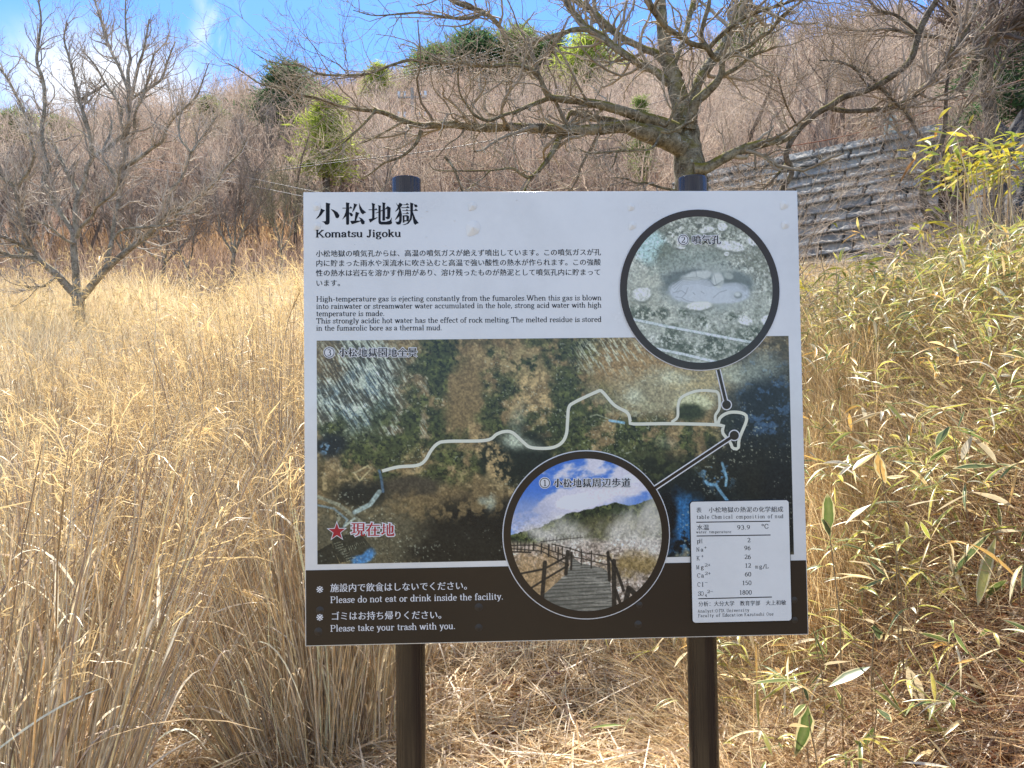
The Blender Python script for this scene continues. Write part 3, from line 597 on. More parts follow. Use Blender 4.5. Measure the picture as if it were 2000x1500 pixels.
# a serif alphabet drawn with a broad pen: stems thick, bars thin
def arc(cx, cy, rx, ry, a0, a1, n=14):
    a = np.radians(np.linspace(a0, a1, n)); return list(zip(cx + rx * np.cos(a), cy + ry * np.sin(a)))
def bar(x0, x1, y): return ('b', x0, x1, y)
def dot(x, y, r=.048): return ('d', x, y, r)
X_, C_, T_ = .46, .68, .71
def _bowl(cx, rx=.165): return arc(cx, .22, rx, .225, 0, 360, 22)
GL = {
'a': (.45, [[(.10,.36)] + arc(.2,.33,.13,.12,150,0) + [(.33,.08),(.37,.02),(.43,.03)], [(.33,.27),(.18,.23),(.08,.16),(.07,.07),(.14,.0),(.24,.03),(.33,.10)], dot(.10,.35,.035)]),
'b': (.5, [[(.11,0),(.11,T_)], _bowl(.28), bar(.03,.11,T_-.01)]), 'c': (.43, [arc(.24,.22,.17,.225,45,318,18), dot(.35,.36,.04)]),
'd': (.52, [[(.40,0),(.40,T_)], _bowl(.23), bar(.31,.40,T_-.01), bar(.40,.48,.015)]), 'e': (.44, [[(.07,.25),(.385,.25)] + arc(.23,.22,.16,.225,8,318,20)]),
'f': (.32, [[(.14,0),(.14,.54)] + arc(.25,.56,.11,.13,180,50), bar(.04,.28,.44), bar(.05,.24,.012), dot(.31,.63,.035)]),
'g': (.47, [arc(.2,.30,.13,.15,0,360,20), [(.29,.41),(.37,.46),(.44,.44)], [(.12,.18),(.08,.11),(.14,.05),(.30,.03),(.38,-.03),(.38,-.12),(.30,-.19),(.18,-.2),(.08,-.16),(.06,-.08),(.12,.0),(.16,.03)]]),
'h': (.53, [[(.11,0),(.11,T_)], [(.11,.32)] + arc(.26,.30,.145,.15,165,0) + [(.405,0)], bar(.03,.11,T_-.01), bar(.03,.2,.012), bar(.32,.5,.012)]),
'i': (.27, [[(.13,0),(.13,X_)], dot(.13,.62), bar(.04,.13,X_-.012), bar(.04,.23,.012)]), 'j': (.27, [[(.15,X_),(.15,-.1),(.11,-.18),(.03,-.19)], dot(.15,.62), bar(.06,.15,X_-.012)]),
'k': (.51, [[(.11,0),(.11,T_)], [(.12,.19),(.36,.45)], [(.22,.29),(.42,0)], bar(.03,.11,T_-.01), bar(.03,.2,.012), bar(.28,.46,X_-.012), bar(.34,.5,.012)]),
'l': (.27, [[(.13,0),(.13,T_)], bar(.04,.13,T_-.01), bar(.04,.23,.012)]),
'm': (.79, [[(.11,0),(.11,X_)], [(.11,.32)] + arc(.25,.30,.14,.15,165,0) + [(.39,0)], [(.39,.32)] + arc(.53,.30,.14,.15,165,0) + [(.67,0)], bar(.03,.11,X_-.012), bar(.03,.2,.012), bar(.31,.48,.012), bar(.59,.76,.012)]),
'n': (.53, [[(.11,0),(.11,X_)], [(.11,.32)] + arc(.26,.30,.145,.15,165,0) + [(.405,0)], bar(.03,.11,X_-.012), bar(.03,.2,.012), bar(.32,.5,.012)]),
'o': (.47, [_bowl(.235, .175)]), 'p': (.51, [[(.11,-.2),(.11,X_)], _bowl(.28), bar(.03,.11,X_-.012), bar(.03,.2,-.19)]), 'q': (.5, [[(.40,-.2),(.40,X_)], _bowl(.23), bar(.31,.48,-.19)]),
'r': (.39, [[(.12,0),(.12,X_)], [(.12,.30),(.18,.40),(.27,.44),(.33,.42)], dot(.33,.40,.042), bar(.04,.12,X_-.012), bar(.04,.23,.012)]),
's': (.38, [[(.32,.36),(.25,.43),(.15,.43),(.08,.37),(.09,.29),(.19,.24),(.29,.19),(.32,.1),(.26,.02),(.15,0),(.06,.06)], [(.32,.33),(.32,.45)], [(.055,.0),(.055,.13)]]),
't': (.32, [[(.14,.6),(.14,.09),(.19,.01),(.28,.05)], bar(.03,.28,.44)]),
'u': (.53, [[(.11,X_),(.11,.14)] + arc(.25,.15,.14,.145,180,330) + [(.40,.14)], [(.40,X_),(.40,0)], bar(.03,.11,X_-.012), bar(.31,.40,X_-.012), bar(.40,.49,.012)]),
'v': (.47, [[(.07,X_),(.235,0),(.40,X_)], bar(.0,.17,X_-.012), bar(.32,.47,X_-.012)]), 'w': (.70, [[(.07,X_),(.21,0),(.35,.42),(.49,0),(.63,X_)], bar(.0,.16,X_-.012), bar(.28,.42,X_-.012), bar(.55,.70,X_-.012)]),
'x': (.48, [[(.06,X_),(.42,0)], [(.42,X_),(.06,0)], bar(0,.16,X_-.012), bar(.32,.47,.012)]), 'y': (.47, [[(.07,X_),(.24,.02)], [(.41,X_),(.2,-.12),(.13,-.19),(.05,-.17)], bar(0,.17,X_-.012), bar(.33,.47,X_-.012)]),
'z': (.44, [[(.06,X_-.01),(.38,X_-.01),(.06,.015),(.38,.015)]]),
'K': (.74, [[(.15,0),(.15,C_)], [(.15,.24),(.58,C_)], [(.30,.38),(.62,0)], bar(.04,.26,C_-.012), bar(.04,.26,.012), bar(.46,.68,C_-.012), bar(.5,.73,.012)]),
'J': (.42, [[(.26,C_),(.26,.12),(.2,.0),(.1,-.03),(.04,.05)], bar(.15,.38,C_-.012), dot(.07,.06,.05)]),
'H': (.78, [[(.15,0),(.15,C_)], [(.63,0),(.63,C_)], bar(.15,.63,.35), bar(.04,.26,C_-.012), bar(.04,.26,.012), bar(.52,.74,C_-.012), bar(.52,.74,.012)]),
'W': (.98, [[(.09,C_),(.30,0),(.49,.62),(.69,0),(.89,C_)], bar(.0,.2,C_-.012), bar(.40,.6,C_-.012), bar(.79,.98,C_-.012)]),
'T': (.64, [[(.32,0),(.32,C_)], bar(.04,.60,C_-.015), bar(.21,.43,.012), [(.05,.52),(.05,C_)], [(.59,.52),(.59,C_)]]),
'P': (.6, [[(.14,0),(.14,C_)], [(.14,C_-.02),(.34,C_-.02)] + arc(.36,.50,.16,.165,80,-80) + [(.14,.335)], bar(.04,.25,C_-.012), bar(.04,.27,.012)]),
'A': (.72, [[(.08,0),(.35,C_),(.62,0)], bar(.18,.53,.23), bar(0,.18,.012), bar(.50,.72,.012)]), 'C': (.68, [arc(.36,.335,.28,.345,42,318,22), [(.59,.48),(.60,.66)]]),
'N': (.76, [[(.14,0),(.14,C_)], [(.14,C_),(.62,0)], [(.62,0),(.62,C_)], bar(.03,.16,C_-.012), bar(.04,.25,.012), bar(.52,.73,C_-.012)]),
'M': (.9, [[(.14,0),(.14,C_)], [(.14,C_),(.44,.03),(.74,C_)], [(.74,0),(.74,C_)], bar(.03,.16,C_-.012), bar(.03,.25,.012), bar(.64,.86,.012), bar(.73,.86,C_-.012)]),
'S': (.55, [[(.45,.52),(.40,.64),(.27,.68),(.14,.62),(.11,.5),(.2,.40),(.36,.32),(.46,.2),(.42,.06),(.28,-.01),(.14,.03),(.08,.16)], [(.46,.5),(.46,.67)], [(.07,0),(.07,.18)]]),
'O': (.74, [arc(.37,.335,.30,.345,0,360,26)]), 'L': (.6, [[(.15,0),(.15,C_)], bar(.04,.27,C_-.012), bar(.04,.55,.015), [(.55,.0),(.55,.17)]]),
'F': (.58, [[(.14,0),(.14,C_)], bar(.04,.53,C_-.015), bar(.14,.4,.35), bar(.04,.27,.012), [(.53,.52),(.53,C_)]]), 'E': (.62, [[(.14,0),(.14,C_)], bar(.04,.55,C_-.015), bar(.14,.42,.35), bar(.04,.57,.015), [(.55,.53),(.55,C_)], [(.57,0),(.57,.16)]]),
'U': (.72, [[(.14,C_),(.14,.2)] + arc(.36,.2,.22,.205,180,360) + [(.58,C_)], bar(.04,.25,C_-.012), bar(.48,.69,C_-.012)]), 'I': (.34, [[(.17,0),(.17,C_)], bar(.06,.28,C_-.012), bar(.06,.28,.012)]),
'0': (.5, [arc(.25,.33,.18,.34,0,360,24)]), '1': (.5, [[(.27,0),(.27,.66)], bar(.14,.40,.012), [(.14,.56),(.27,.66)]]),
'2': (.5, [arc(.24,.49,.165,.18,160,-20) + [(.36,.35),(.08,.03)], bar(.08,.42,.02), [(.42,.02),(.43,.13)]]), '3': (.5, [arc(.23,.51,.14,.16,150,-80), arc(.23,.17,.18,.18,90,-150)]),
'4': (.5, [[(.33,0),(.33,.67),(.05,.2)], bar(.05,.46,.2)]), '5': (.5, [[(.38,.65),(.14,.65),(.12,.36)] + arc(.24,.2,.17,.2,120,-150)]),
'6': (.5, [arc(.25,.2,.165,.21,0,360,20), [(.40,.66),(.22,.58),(.11,.4),(.09,.2)]]), '8': (.5, [arc(.25,.5,.13,.16,0,360,18), arc(.25,.17,.17,.18,0,360,18)]),
'9': (.5, [arc(.25,.46,.165,.21,0,360,20), [(.10,.01),(.28,.08),(.39,.26),(.41,.46)]]),
'.': (.25, [dot(.10,.04,.05)]), ',': (.25, [dot(.10,.04,.05), [(.12,.03),(.07,-.1)]]), '-': (.36, [bar(.04,.32,.23)]), ':': (.3, [dot(.13,.06), dot(.13,.38)]), '/': (.42, [[(.05,-.08),(.37,.7)]]),
'+': (.6, [bar(.08,.52,.33), [(.30,.1),(.30,.56)]]), '−': (.6, [bar(.06,.54,.33)]), ' ': (.27, []),
'食': (.985, [[(.5,.86),(.36,.69),(.05,.50)], [(.5,.86),(.66,.69),(.95,.52)], [(.5,.63),(.5,.52)], [(.25,.52),(.25,-.05)], bar(.25,.77,.50), [(.76,.50),(.76,.18)], bar(.25,.76,.35), bar(.25,.76,.20), [(.25,-.04),(.36,0),(.48,.05)], [(.43,.20),(.60,.02),(.92,-.08)], [(.84,.16),(.72,.09),(.63,.06)]])}
def latin(ch, wv, wh):
    res = []; todo = []
    for s_ in GL[ch][1]:                             # a stroke with a sharp corner is drawn as two
        if isinstance(s_, tuple): todo.append(s_); continue
        p_ = np.array(s_, float); e = unit(np.diff(p_, axis=0)); k0 = 0
        for k in range(1, len(p_) - 1):
            if e[k - 1] @ e[k] < .35: todo.append(s_[k0:k + 1]); k0 = k
        todo.append(s_[k0:])
    for s_ in todo:
        if isinstance(s_, tuple) and s_[0] == 'b': _, x0, x1, y = s_; h = wh / 2 + .004; res.append(np.array([(x0, y - h), (x1, y - h), (x1, y + h), (x0, y + h)]))
        elif isinstance(s_, tuple): _, x, y, r_ = s_; r_ = max(r_, wv * .55); res.append(np.array(arc(x, y, r_, r_, 0, 340, 10)))
        else:
            p_ = np.array(s_, float); closed = len(p_) > 8 and np.linalg.norm(p_[0] - p_[-1]) < 1e-6
            e = unit(np.diff(p_, axis=0)); tg = np.vstack([e[:1], unit(e[1:] + e[:-1]), e[-1:]])
            if closed: tg[0] = tg[-1] = unit(e[0] + e[-1])
            nn = np.c_[-tg[:, 1], tg[:, 0]]; a_, b_ = wv / 2, wh / 2
            o = np.c_[a_ * a_ * nn[:, 0], b_ * b_ * nn[:, 1]] / np.sqrt((a_ * nn[:, 0]) ** 2 + (b_ * nn[:, 1]) ** 2)[:, None]
            res.append(('strip', p_ + o, p_ - o))
    return res
def layout(text, mono=False):
    x = 0.0; pos = []
    for ch in text:
        if ch in GL:
            a_ = GL[ch][0]; pos.append((ch, x + ((.5 - a_) / 2 if mono else 0), min(1, .5 / a_) if mono and a_ > .5 else 1)); x += .5 if mono else a_ + .015
        else: pos.append((ch, x, 1)); x += 1.0
    return pos, x
def write(A, text, p0, p1, em, layer, bold=0, mono=False, grow_=0.0, c=None, cjk_c=True):
    """text from photo pixel p0 to p1 (baseline ends), em in photo pixels; p0..p1 fixes the width"""
    a, b = uv(*p0), uv(*p1); dirx = b - a; em_m = em * PXM; nrm = np.array([-dirx[1], dirx[0]]); nrm /= np.linalg.norm(nrm)
    pos, total = layout(text, mono); step = 0
    wv, wh = ((.102, .055), (.135, .065))[1 if bold else 0]
    for ch, x, sq in pos:
        if ch in ' 　': continue
        sx = dirx / total
        def put(l): l = np.asarray(l, float); return a + np.outer(x + l[:, 0] * sq, sx) + np.outer(l[:, 1] * em_m, nrm)
        if ch in GL:
            for s_ in latin(ch, (.085 if ch == '食' else wv) + grow_ * 2, wh + grow_ * 2):
                step += 1; ly = layer + .12 * (step % 6)
                if isinstance(s_, tuple):
                    L_, R_ = put(s_[1]), put(s_[2]); n = len(L_); v = face(np.vstack([R_, L_]), ly)
                    A.add(v, [(k, k + 1, n + k + 1, n + k) for k in range(n - 1)], c=c)
                else: decal(A, [put(s_)], ly, c)
        elif ch in TITLE and bold:
            for l in brush(ch):
                step += 1; l = np.asarray(l)
                if grow_: l = offset([l], grow_, grow_)[0]
                decal(A, [put(l)], layer + .12 * (step % 6), c)
        else:
            lp = cjk(ch)
            if not lp: continue
            if bold == 0: lp = offset(lp, .012 + grow_, -.004 + grow_)
            else: lp = offset(lp, .018 + grow_, -.004 + grow_)
            lp = [l * [.98, 1] + [.01, -.0] for l in lp]
            for pc in pieces(lp): step += 1; decal(A, [put(l) for l in pc], layer + .12 * (step % 6), c)

WHITE_SEEN = S(190, 205, 224)
def ink(*c): return tuple(np.clip(S(*c) / WHITE_SEEN * .80, .004, .8))
def paint(name, base, rough=.22, spec=.5):
    m, t, p = principled(name, base, rough, spec)
    tcn = nd(t, 'ShaderNodeTexCoord'); bp = nd(t, 'ShaderNodeBump'); bp.inputs['Strength'].default_value = .05; bp.inputs['Distance'].default_value = .002
    t.links.new(noise(t, tcn.outputs['Object'], 90, 3, .6), bp.inputs['Height']); t.links.new(bp.outputs[0], p.inputs['Normal'])
    t.links.new(maprange(t, noise(t, tcn.outputs['Object'], 7, 5, .6), .3, .7, rough * .8, rough * 1.4), p.inputs['Roughness'])
    b2 = nd(t, 'ShaderNodeBump'); b2.inputs['Strength'].default_value = .25; b2.inputs['Distance'].default_value = .006
    t.links.new(noise(t, tcn.outputs['Object'], 5, 3, .5), b2.inputs['Height']); t.links.new(b2.outputs[0], bp.inputs['Normal'])
    dirt = maprange(t, noise(t, tcn.outputs['Object'], 3.5, 8, .7), .35, .75, 1.03, .90); sc_ = nd(t, 'ShaderNodeVectorMath', operation='SCALE'); sc_.inputs[0].default_value = base; t.links.new(dirt, sc_.inputs['Scale']); t.links.new(sc_.outputs[0], p.inputs['Base Color'])
    return m
M_WHITE = paint('white_sheet', (.80, .80, .765), .20); M_BROWN = paint('brown_print', (.042, .031, .021), .16, .30)
M_INK = paint('black_ink', (.008, .008, .010), .35, .2); M_WINK = paint('white_ink', (.78, .78, .78), .3); M_RED = paint('red_ink', (.42, .008, .016), .3)
M_PRINT = printmat('photo_print', .24, .4); M_ROUTE = paint('pale_route_ink', ink(205, 207, 202), .3)
m, t, p = principled('brown_post_paint', (.024, .017, .013), .09, .6)
tcn = nd(t, 'ShaderNodeTexCoord'); mp = nd(t, 'ShaderNodeMapping'); mp.inputs['Scale'].default_value = (60, 60, .6); t.links.new(tcn.outputs['Object'], mp.inputs['Vector'])
bp = nd(t, 'ShaderNodeBump'); bp.inputs['Strength'].default_value = .9; bp.inputs['Distance'].default_value = .005; t.links.new(noise(t, mp.outputs[0], 1.1, 4, .7), bp.inputs['Height']); t.links.new(bp.outputs[0], p.inputs['Normal'])
M_POST = m
# board: sheet folded back at its edges
a = Acc(); hw = B_W / 2; z1, z0 = ZT, ZT - B_H; r_ = .0025; dp = .030
prof = [(0, 1), (0, 0)]
v = []; ring = lambda g, y: [(-hw + g, y, z0 + g), (hw - g, y, z0 + g), (hw - g, y, z1 - g), (-hw + g, y, z1 - g)]
loopsB = [ring(r_, 0), ring(r_ * .3, r_ * .3), ring(0, r_), ring(0, dp), ring(.02, dp)]
v = np.array(sum(loopsB, [])); q = [(0, 1, 2, 3)]
for k in range(4): q += [(k * 4 + s_, k * 4 + 4 + s_, k * 4 + 4 + (s_ + 1) % 4, k * 4 + (s_ + 1) % 4) for s_ in range(4)]
q.append((19, 18, 17, 16)); a.add(v, q); board = a.build('board', M_WHITE, sign)
a = Acc(); bl = [uv(595, 1114) , uv(1575.6, 1094)]
zb = (bl[0][1] + bl[1][1]) / 2; e_ = .0006
a.add(face([(-hw + r_, z0 + r_), (hw - r_, z0 + r_), (hw - r_, zb), (-hw + r_, zb)], 1), [(0, 1, 2, 3)])
a.build('brown_band', M_BROWN, board)
# lettering on the board
a = Acc()
for ch, x0, s0 in (('小', 610, 0), ('松', 610, 0), ('地', 714, 0), ('獄', 714, 0)):
    for k, pl in enumerate(TITLE[ch][3]): decal(a, [np.array([uv(x0 + x * .08819, 390 + y * .08819) for x, y in pl])], 1 + .12 * (k % 6))
a.build('title_lettering', M_INK, board)
a = Acc(); write(a, 'Komatsu Jigoku', (616, 463.5), (784, 462.5), 20.5, 1, bold=1); a.build('subtitle_lettering', M_INK, board)
a = Acc()
JP = ('小松地獄の噴気孔からは、高温の噴気ガスが絶えず噴出しています。この噴気ガスが孔', '内に貯まった雨水や渓流水に吹き込むと高温で強い酸性の熱水が作られます。この強酸', '性の熱水は岩石を溶かす作用があり、溶け残ったものが熱泥として噴気孔内に貯まって')
for s_, yl, yr in zip(JP, (495.6, 514.3, 533.4), (492.5, 512.0, 531.5)): write(a, s_, (616.5, yl + 5.2), (1174, yr + 5.2), 14.2, 1)
write(a, 'います。', (616.5, 558.2), (616.5 + 14.15 * 4, 557.9), 14.2, 1)
a.build('japanese_lettering', M_INK, board)
a = Acc()
EN = (('High-temperature gas is ejecting constantly from the fumaroles.When this gas is blown', 617.5, 589, 1175, 586.3), ('into rainwater or streamwater water accumulated in the hole, strong acid water with high', 617.5, 603.2, 1175, 600.5),
      ('temperature is made.', 617.5, 617.5, 752, 617), ('This strongly acidic hot water has the effect of rock melting.The melted residue is stored', 617.5, 631.7, 1175, 628.4), ('in the fumarolic bore as a thermal mud.', 617.5, 645.7, 864, 644.8))
for s_, x0, y0, x1, y1 in EN: write(a, s_, (x0, y0), (x1, y1), 14.6, 1)
a.build('english_lettering', M_INK, board)
for args in (('※', (617, 1159.5), (641, 1159), 24, 2, 1), ('※', (617, 1214), (641, 1213.5), 24, 2, 1), ('施設内で飲食はしないでください。', (645, 1155), (923, 1150), 17.5, 2, 1), ('ゴミはお持ち帰りください。', (646, 1210), (873, 1207), 17.5, 2, 1),
             ('Please do not eat or drink inside the facility.', (645, 1177.5), (984, 1170.5), 17.5, 2, 0), ('Please take your trash with you.', (645, 1233.3), (890.5, 1228), 17.5, 2, 0)):
    a = Acc(); write(a, *args); a.build('notice_mark' if args[0] == '※' else 'notice_lettering', M_WINK, board)

# ---- printed pictures: pigment computed as a fine grid of colours
def rnoise(h, w_, cell, g, oct=4, gain=.5, aspect=(1, 1), ang=0.0):
    yy, xx = np.mgrid[0:h, 0:w_].astype(float); ca, sa = math.cos(ang), math.sin(ang)
    u, v_ = (xx * ca + yy * sa) / (cell * aspect[0]), (-xx * sa + yy * ca) / (cell * aspect[1])
    return fbm(u + 50, v_ + 50, int(g), oct, gain)
class Canvas:
    def __init__(s, x0, y0, x1, y1, n):
        s.w = n; s.h = int(n * (y1 - y0) / (x1 - x0)); s.X, s.Y = np.meshgrid(np.linspace(x0, x1, s.w), np.linspace(y0, y1, s.h)); s.c = np.zeros((s.h, s.w, 3)); s.px = (x1 - x0) / s.w; s.x0, s.y0 = x0, y0
    def n(s, size, seed, oct=4, gain=.55, aspect=(1, 1), ang=0.0): return rnoise(s.h, s.w, size / s.px, seed, oct, gain, aspect, ang)
    def mix(s, m_, col):
        m_ = np.clip(m_, 0, 1)[..., None]; s.c = s.c * (1 - m_) + np.asarray(col, float) * m_
    def blob(s, x, y, rx, ry, soft=.5, ang=0.0, wob=None, amt=.5):
        ca, sa = math.cos(ang), math.sin(ang); dx, dy = s.X - x, s.Y - y
        d = np.hypot((dx * ca + dy * sa) / rx, (-dx * sa + dy * ca) / ry)
        if wob is not None: d = d + (wob - .5) * 2 * amt
        return smooth(1 + soft, 1 - soft, d) if soft < 1 else smooth(1 + soft * .5, 0, d)
    def seg(s, pts, wd, soft=.8):
        d = np.full(s.X.shape, 1e9)
        for (xa, ya), (xb, yb) in zip(pts[:-1], pts[1:]):
            l2 = (xb - xa) ** 2 + (yb - ya) ** 2 + 1e-9; t_ = np.clip(((s.X - xa) * (xb - xa) + (s.Y - ya) * (yb - ya)) / l2, 0, 1)
            d = np.minimum(d, np.hypot(s.X - xa - t_ * (xb - xa), s.Y - ya - t_ * (yb - ya)))
        return smooth(wd / 2 + soft, wd / 2 - soft, d)
    def poly(s, pts, wob=0):
        ins = np.zeros(s.X.shape, bool); n = len(pts); Y = s.Y + wob; X = s.X
        for k in range(n):
            (xa, ya), (xb, yb) = pts[k], pts[(k + 1) % n]
            if ya == yb: continue
            cr_ = (ya > Y) != (yb > Y); ins ^= cr_ & (X < (xb - xa) * (Y - ya) / (yb - ya) + xa)
        return ins.astype(float)
    def mesh(s, name, parent, corners=None, centre=None, rad=None, layer=1):
        """corners: board points TL,TR,BR,BL; or a disc: board centre and radius"""
        u, v_ = np.meshgrid(np.linspace(0, 1, s.w), np.linspace(0, 1, s.h)); u = u[..., None]; v_ = v_[..., None]
        if corners is not None:
            tl, tr, br, bl_ = (np.asarray(q_) for q_ in corners); P = (tl * (1 - u) + tr * u) * (1 - v_) + (bl_ * (1 - u) + br * u) * v_
        else: P = np.asarray(centre) + np.concatenate([(u - .5) * 2 * rad, (.5 - v_) * 2 * rad], -1)
        i, j = np.meshgrid(np.arange(s.w - 1), np.arange(s.h - 1)); b = (j * s.w + i).ravel(); q = np.stack([b, b + s.w, b + s.w + 1, b + 1], -1)
        if corners is None:
            m_ = (np.hypot(u[..., 0] - .5, v_[..., 0] - .5) < .5).ravel(); q = q[m_[q].all(1)]
        col = np.clip(lin(np.clip(s.c, 0, 255) / 255) / WHITE_SEEN * .80, .003, .85)
        a = Acc(); a.add(face(P.reshape(-1, 2), layer), q, c=col.reshape(-1, 3)); return a.build(name, M_PRINT, parent)
# aerial view
K = Canvas(618, 656, 1551, 1102, 760)
f1, f2, f3, f4 = K.n(60, 1, 6, .62), K.n(14, 2, 4, .6), K.n(5, 3, 3, .6), K.n(26, 4, 5, .6)
fine = K.n(3.2, 5, 2, .6)
K.c[:] = np.array([128, 104, 78]); K.mix(smooth(.42, .6, f4), (96, 82, 60)); K.mix(smooth(.55, .7, f2) * .7, (176, 148, 116))
stre = K.n(7, 6, 4, .6, (.5, 4.5), math.radians(52) - math.pi / 2 * 0)
stre2 = rnoise(K.h, K.w, 4 / K.px, 9, 4, .6, (5.0, .7), math.radians(58))
# planted brown wood, streaky
def patch(x, y, rx, ry, col, amt=.5, soft=.4, ang=0.0, tex=None, k=1.0):
    m_ = K.blob(x, y, rx, ry, soft, ang, f1 * .5 + f2 * .5, amt) * k
    if tex is not None: m_ = m_ * tex
    K.mix(m_, col)
patch(680, 745, 105, 110, (104, 106, 108), .5); patch(700, 790, 80, 75, (98, 118, 148), .6, tex=smooth(.35, .6, f4)); patch(640, 700, 34, 45, (120, 98, 74), .4)
snow = K.blob(705, 760, 120, 120, .5, 0, f1, .6) * smooth(.50, .62, stre2); K.mix(snow * .9, (186, 194, 204))
K.mix(K.blob(705, 760, 125, 125, .5, 0, f1, .6) * smooth(.50, .38, stre2) * .75, (60, 58, 54))
for x, y, rx, ry, ang in ((840, 760, 60, 75, .5), (800, 830, 70, 40, .2), (740, 870, 85, 40, .1), (850, 690, 45, 35, 0), (1130, 720, 95, 55, .9), (960, 720, 26, 60, .4), (1030, 700, 22, 40, .3), (990, 760, 30, 34, 0),
                       (960, 800, 40, 34, 0), (880, 840, 60, 26, 0), (720, 905, 60, 30, .2), (900, 900, 60, 22, .2), (1000, 835, 70, 20, 0), (1080, 840, 60, 45, .3), (1160, 860, 90, 40, .1), (1250, 850, 80, 34, 0), (1350, 870, 70, 34, .2),
                       (1030, 905, 70, 50, .4), (1180, 900, 90, 40, 0), (650, 830, 34, 26, 0), (860, 930, 46, 20, 0), (1110, 790, 40, 40, 0), (1165, 800, 40, 40, 0)):
    g_ = K.blob(x, y, rx, ry, .5, ang, f1 * .4 + f2 * .6, .9) * smooth(.30, .52, f4)
    K.mix(g_ * .92, (62, 70, 44)); K.mix(g_ * smooth(.52, .66, f2) * .8, (98, 104, 58)); K.mix(g_ * smooth(.46, .34, f3) * .85, (28, 36, 28))
patch(905, 770, 34, 70, (128, 104, 76), .4, ang=.2); patch(1040, 770, 40, 60, (176, 146, 112), .6, tex=smooth(.4, .6, f2)); patch(1000, 700, 60, 30, (150, 128, 98), .6, tex=smooth(.4, .6, f2))
patch(1250, 720, 110, 50, (150, 118, 86), .5); K.mix(K.blob(1200, 690, 80, 40, .5, 0, f1, .6) * smooth(.5, .62, stre2) * .8, (190, 190, 188))
patch(1310, 770, 130, 45, (150, 138, 122), .6); patch(1380, 740, 90, 45, (172, 152, 124), .6, tex=smooth(.4, .6, f2)); patch(1240, 800, 60, 22, (150, 142, 126), .6, tex=smooth(.42, .6, f2))
patch(1360, 790, 40, 18, (188, 184, 164), .6); patch(1350, 810, 30, 16, (50, 58, 40), .4); patch(1430, 835, 22, 34, (52, 58, 48), .3)
patch(1500, 860, 80, 170, (30, 38, 50), .4, .5); patch(1505, 800, 60, 110, (52, 78, 124), .8, .4, tex=smooth(.52, .66, f2)); patch(1470, 930, 100, 70, (34, 36, 36), .5)
patch(1530, 1010, 40, 120, (28, 32, 38), .3); patch(1280, 960, 130, 60, (36, 42, 36), .5); patch(1240, 920, 80, 40, (64, 70, 48), .7, tex=smooth(.45, .6, f2)); patch(1360, 985, 90, 50, (26, 34, 40), .4)
patch(1010, 900, 70, 60, (26, 34, 32), .6); patch(960, 1050, 150, 70, (26, 27, 28), .5, .4); patch(860, 1075, 120, 40, (34, 34, 34), .5); patch(700, 1050, 110, 70, (88, 82, 72), .6)
patch(800, 950, 60, 20, (70, 62, 56), .4); patch(880, 985, 130, 32, (112, 92, 70), .8, tex=smooth(.4, .6, f2)); patch(960, 900, 26, 70, (168, 138, 106), .7, ang=-.5, tex=smooth(.4, .6, f2))
patch(700, 965, 50, 26, (34, 36, 36), .5); patch(645, 865, 30, 24, (26, 32, 40), .5); patch(640, 872, 20, 14, (88, 120, 170), .8, tex=smooth(.5, .6, f2)); patch(1320, 1035, 55, 60, (34, 96, 176), .5, .3); patch(1300, 1020, 20, 60, (20, 24, 30), .6)
K.mix(K.blob(1320, 1040, 60, 60, .3, 0, f2, .6) * smooth(.52, .62, f4), (18, 26, 36)); patch(1400, 935, 40, 40, (78, 120, 176), .8, tex=smooth(.55, .66, f2))
for pts, wd, col in (([(1412, 914), (1420, 945), (1418, 960)], 5, (110, 160, 220)), ([(1378, 950), (1382, 956), (1398, 958), (1410, 976), (1420, 990)], 6, (100, 150, 212)), ([(1190, 824.5), (1218, 829.5)], 5, (120, 170, 235)),
                     ([(1152, 815), (1165, 812), (1190, 822)], 2, (150, 150, 140)), ([(620, 968), (660, 985), (700, 1018), (730, 1050)], 7, (132, 130, 124)), ([(690, 1000), (720, 985), (738, 960)], 9, (150, 166, 188)), ([(620, 985), (650, 992), (676, 1015), (668, 1030)], 4, (120, 140, 170)),
                     ([(738, 918), (742, 935), (745, 960)], 5, (70, 96, 140)), ([(670, 1028), (690, 1012)], 4, (190, 200, 215)), ([(648, 1048), (700, 1100)], 3, (60, 100, 170)), ([(690, 922), (700, 938), (722, 914), (716, 908), (690, 922)], 3, (190, 170, 140))):
    K.mix(K.seg(pts, wd, 1.2) * .9, col)
K.mix(K.poly([(645, 1050), (700, 1040), (726, 1075), (700, 1090), (662, 1100), (650, 1075)]), (50, 50, 47)); K.mix(K.poly([(618, 1075), (645, 1060), (660, 1102), (618, 1102)]), (44, 44, 42))
for k in range(9): K.mix(K.seg([(650 + k * 3.2, 1062 + k * 4.4), (663 + k * 3, 1058 + k * 4.4)], .9, .6) * .7, (180, 178, 170)); K.mix(K.seg([(678 + k * 3.6, 1068 - k * 1.2), (683 + k * 3.9, 1086 - k * 1.4)], .9, .6) * .7, (180, 178, 170))
K.mix(K.blob(706, 1088, 24, 14, .25, -.5, f2, .3), (60, 120, 205)); K.mix(K.blob(700, 1075, 20, 10, .3, -.5, f2, .3), (56, 56, 52))
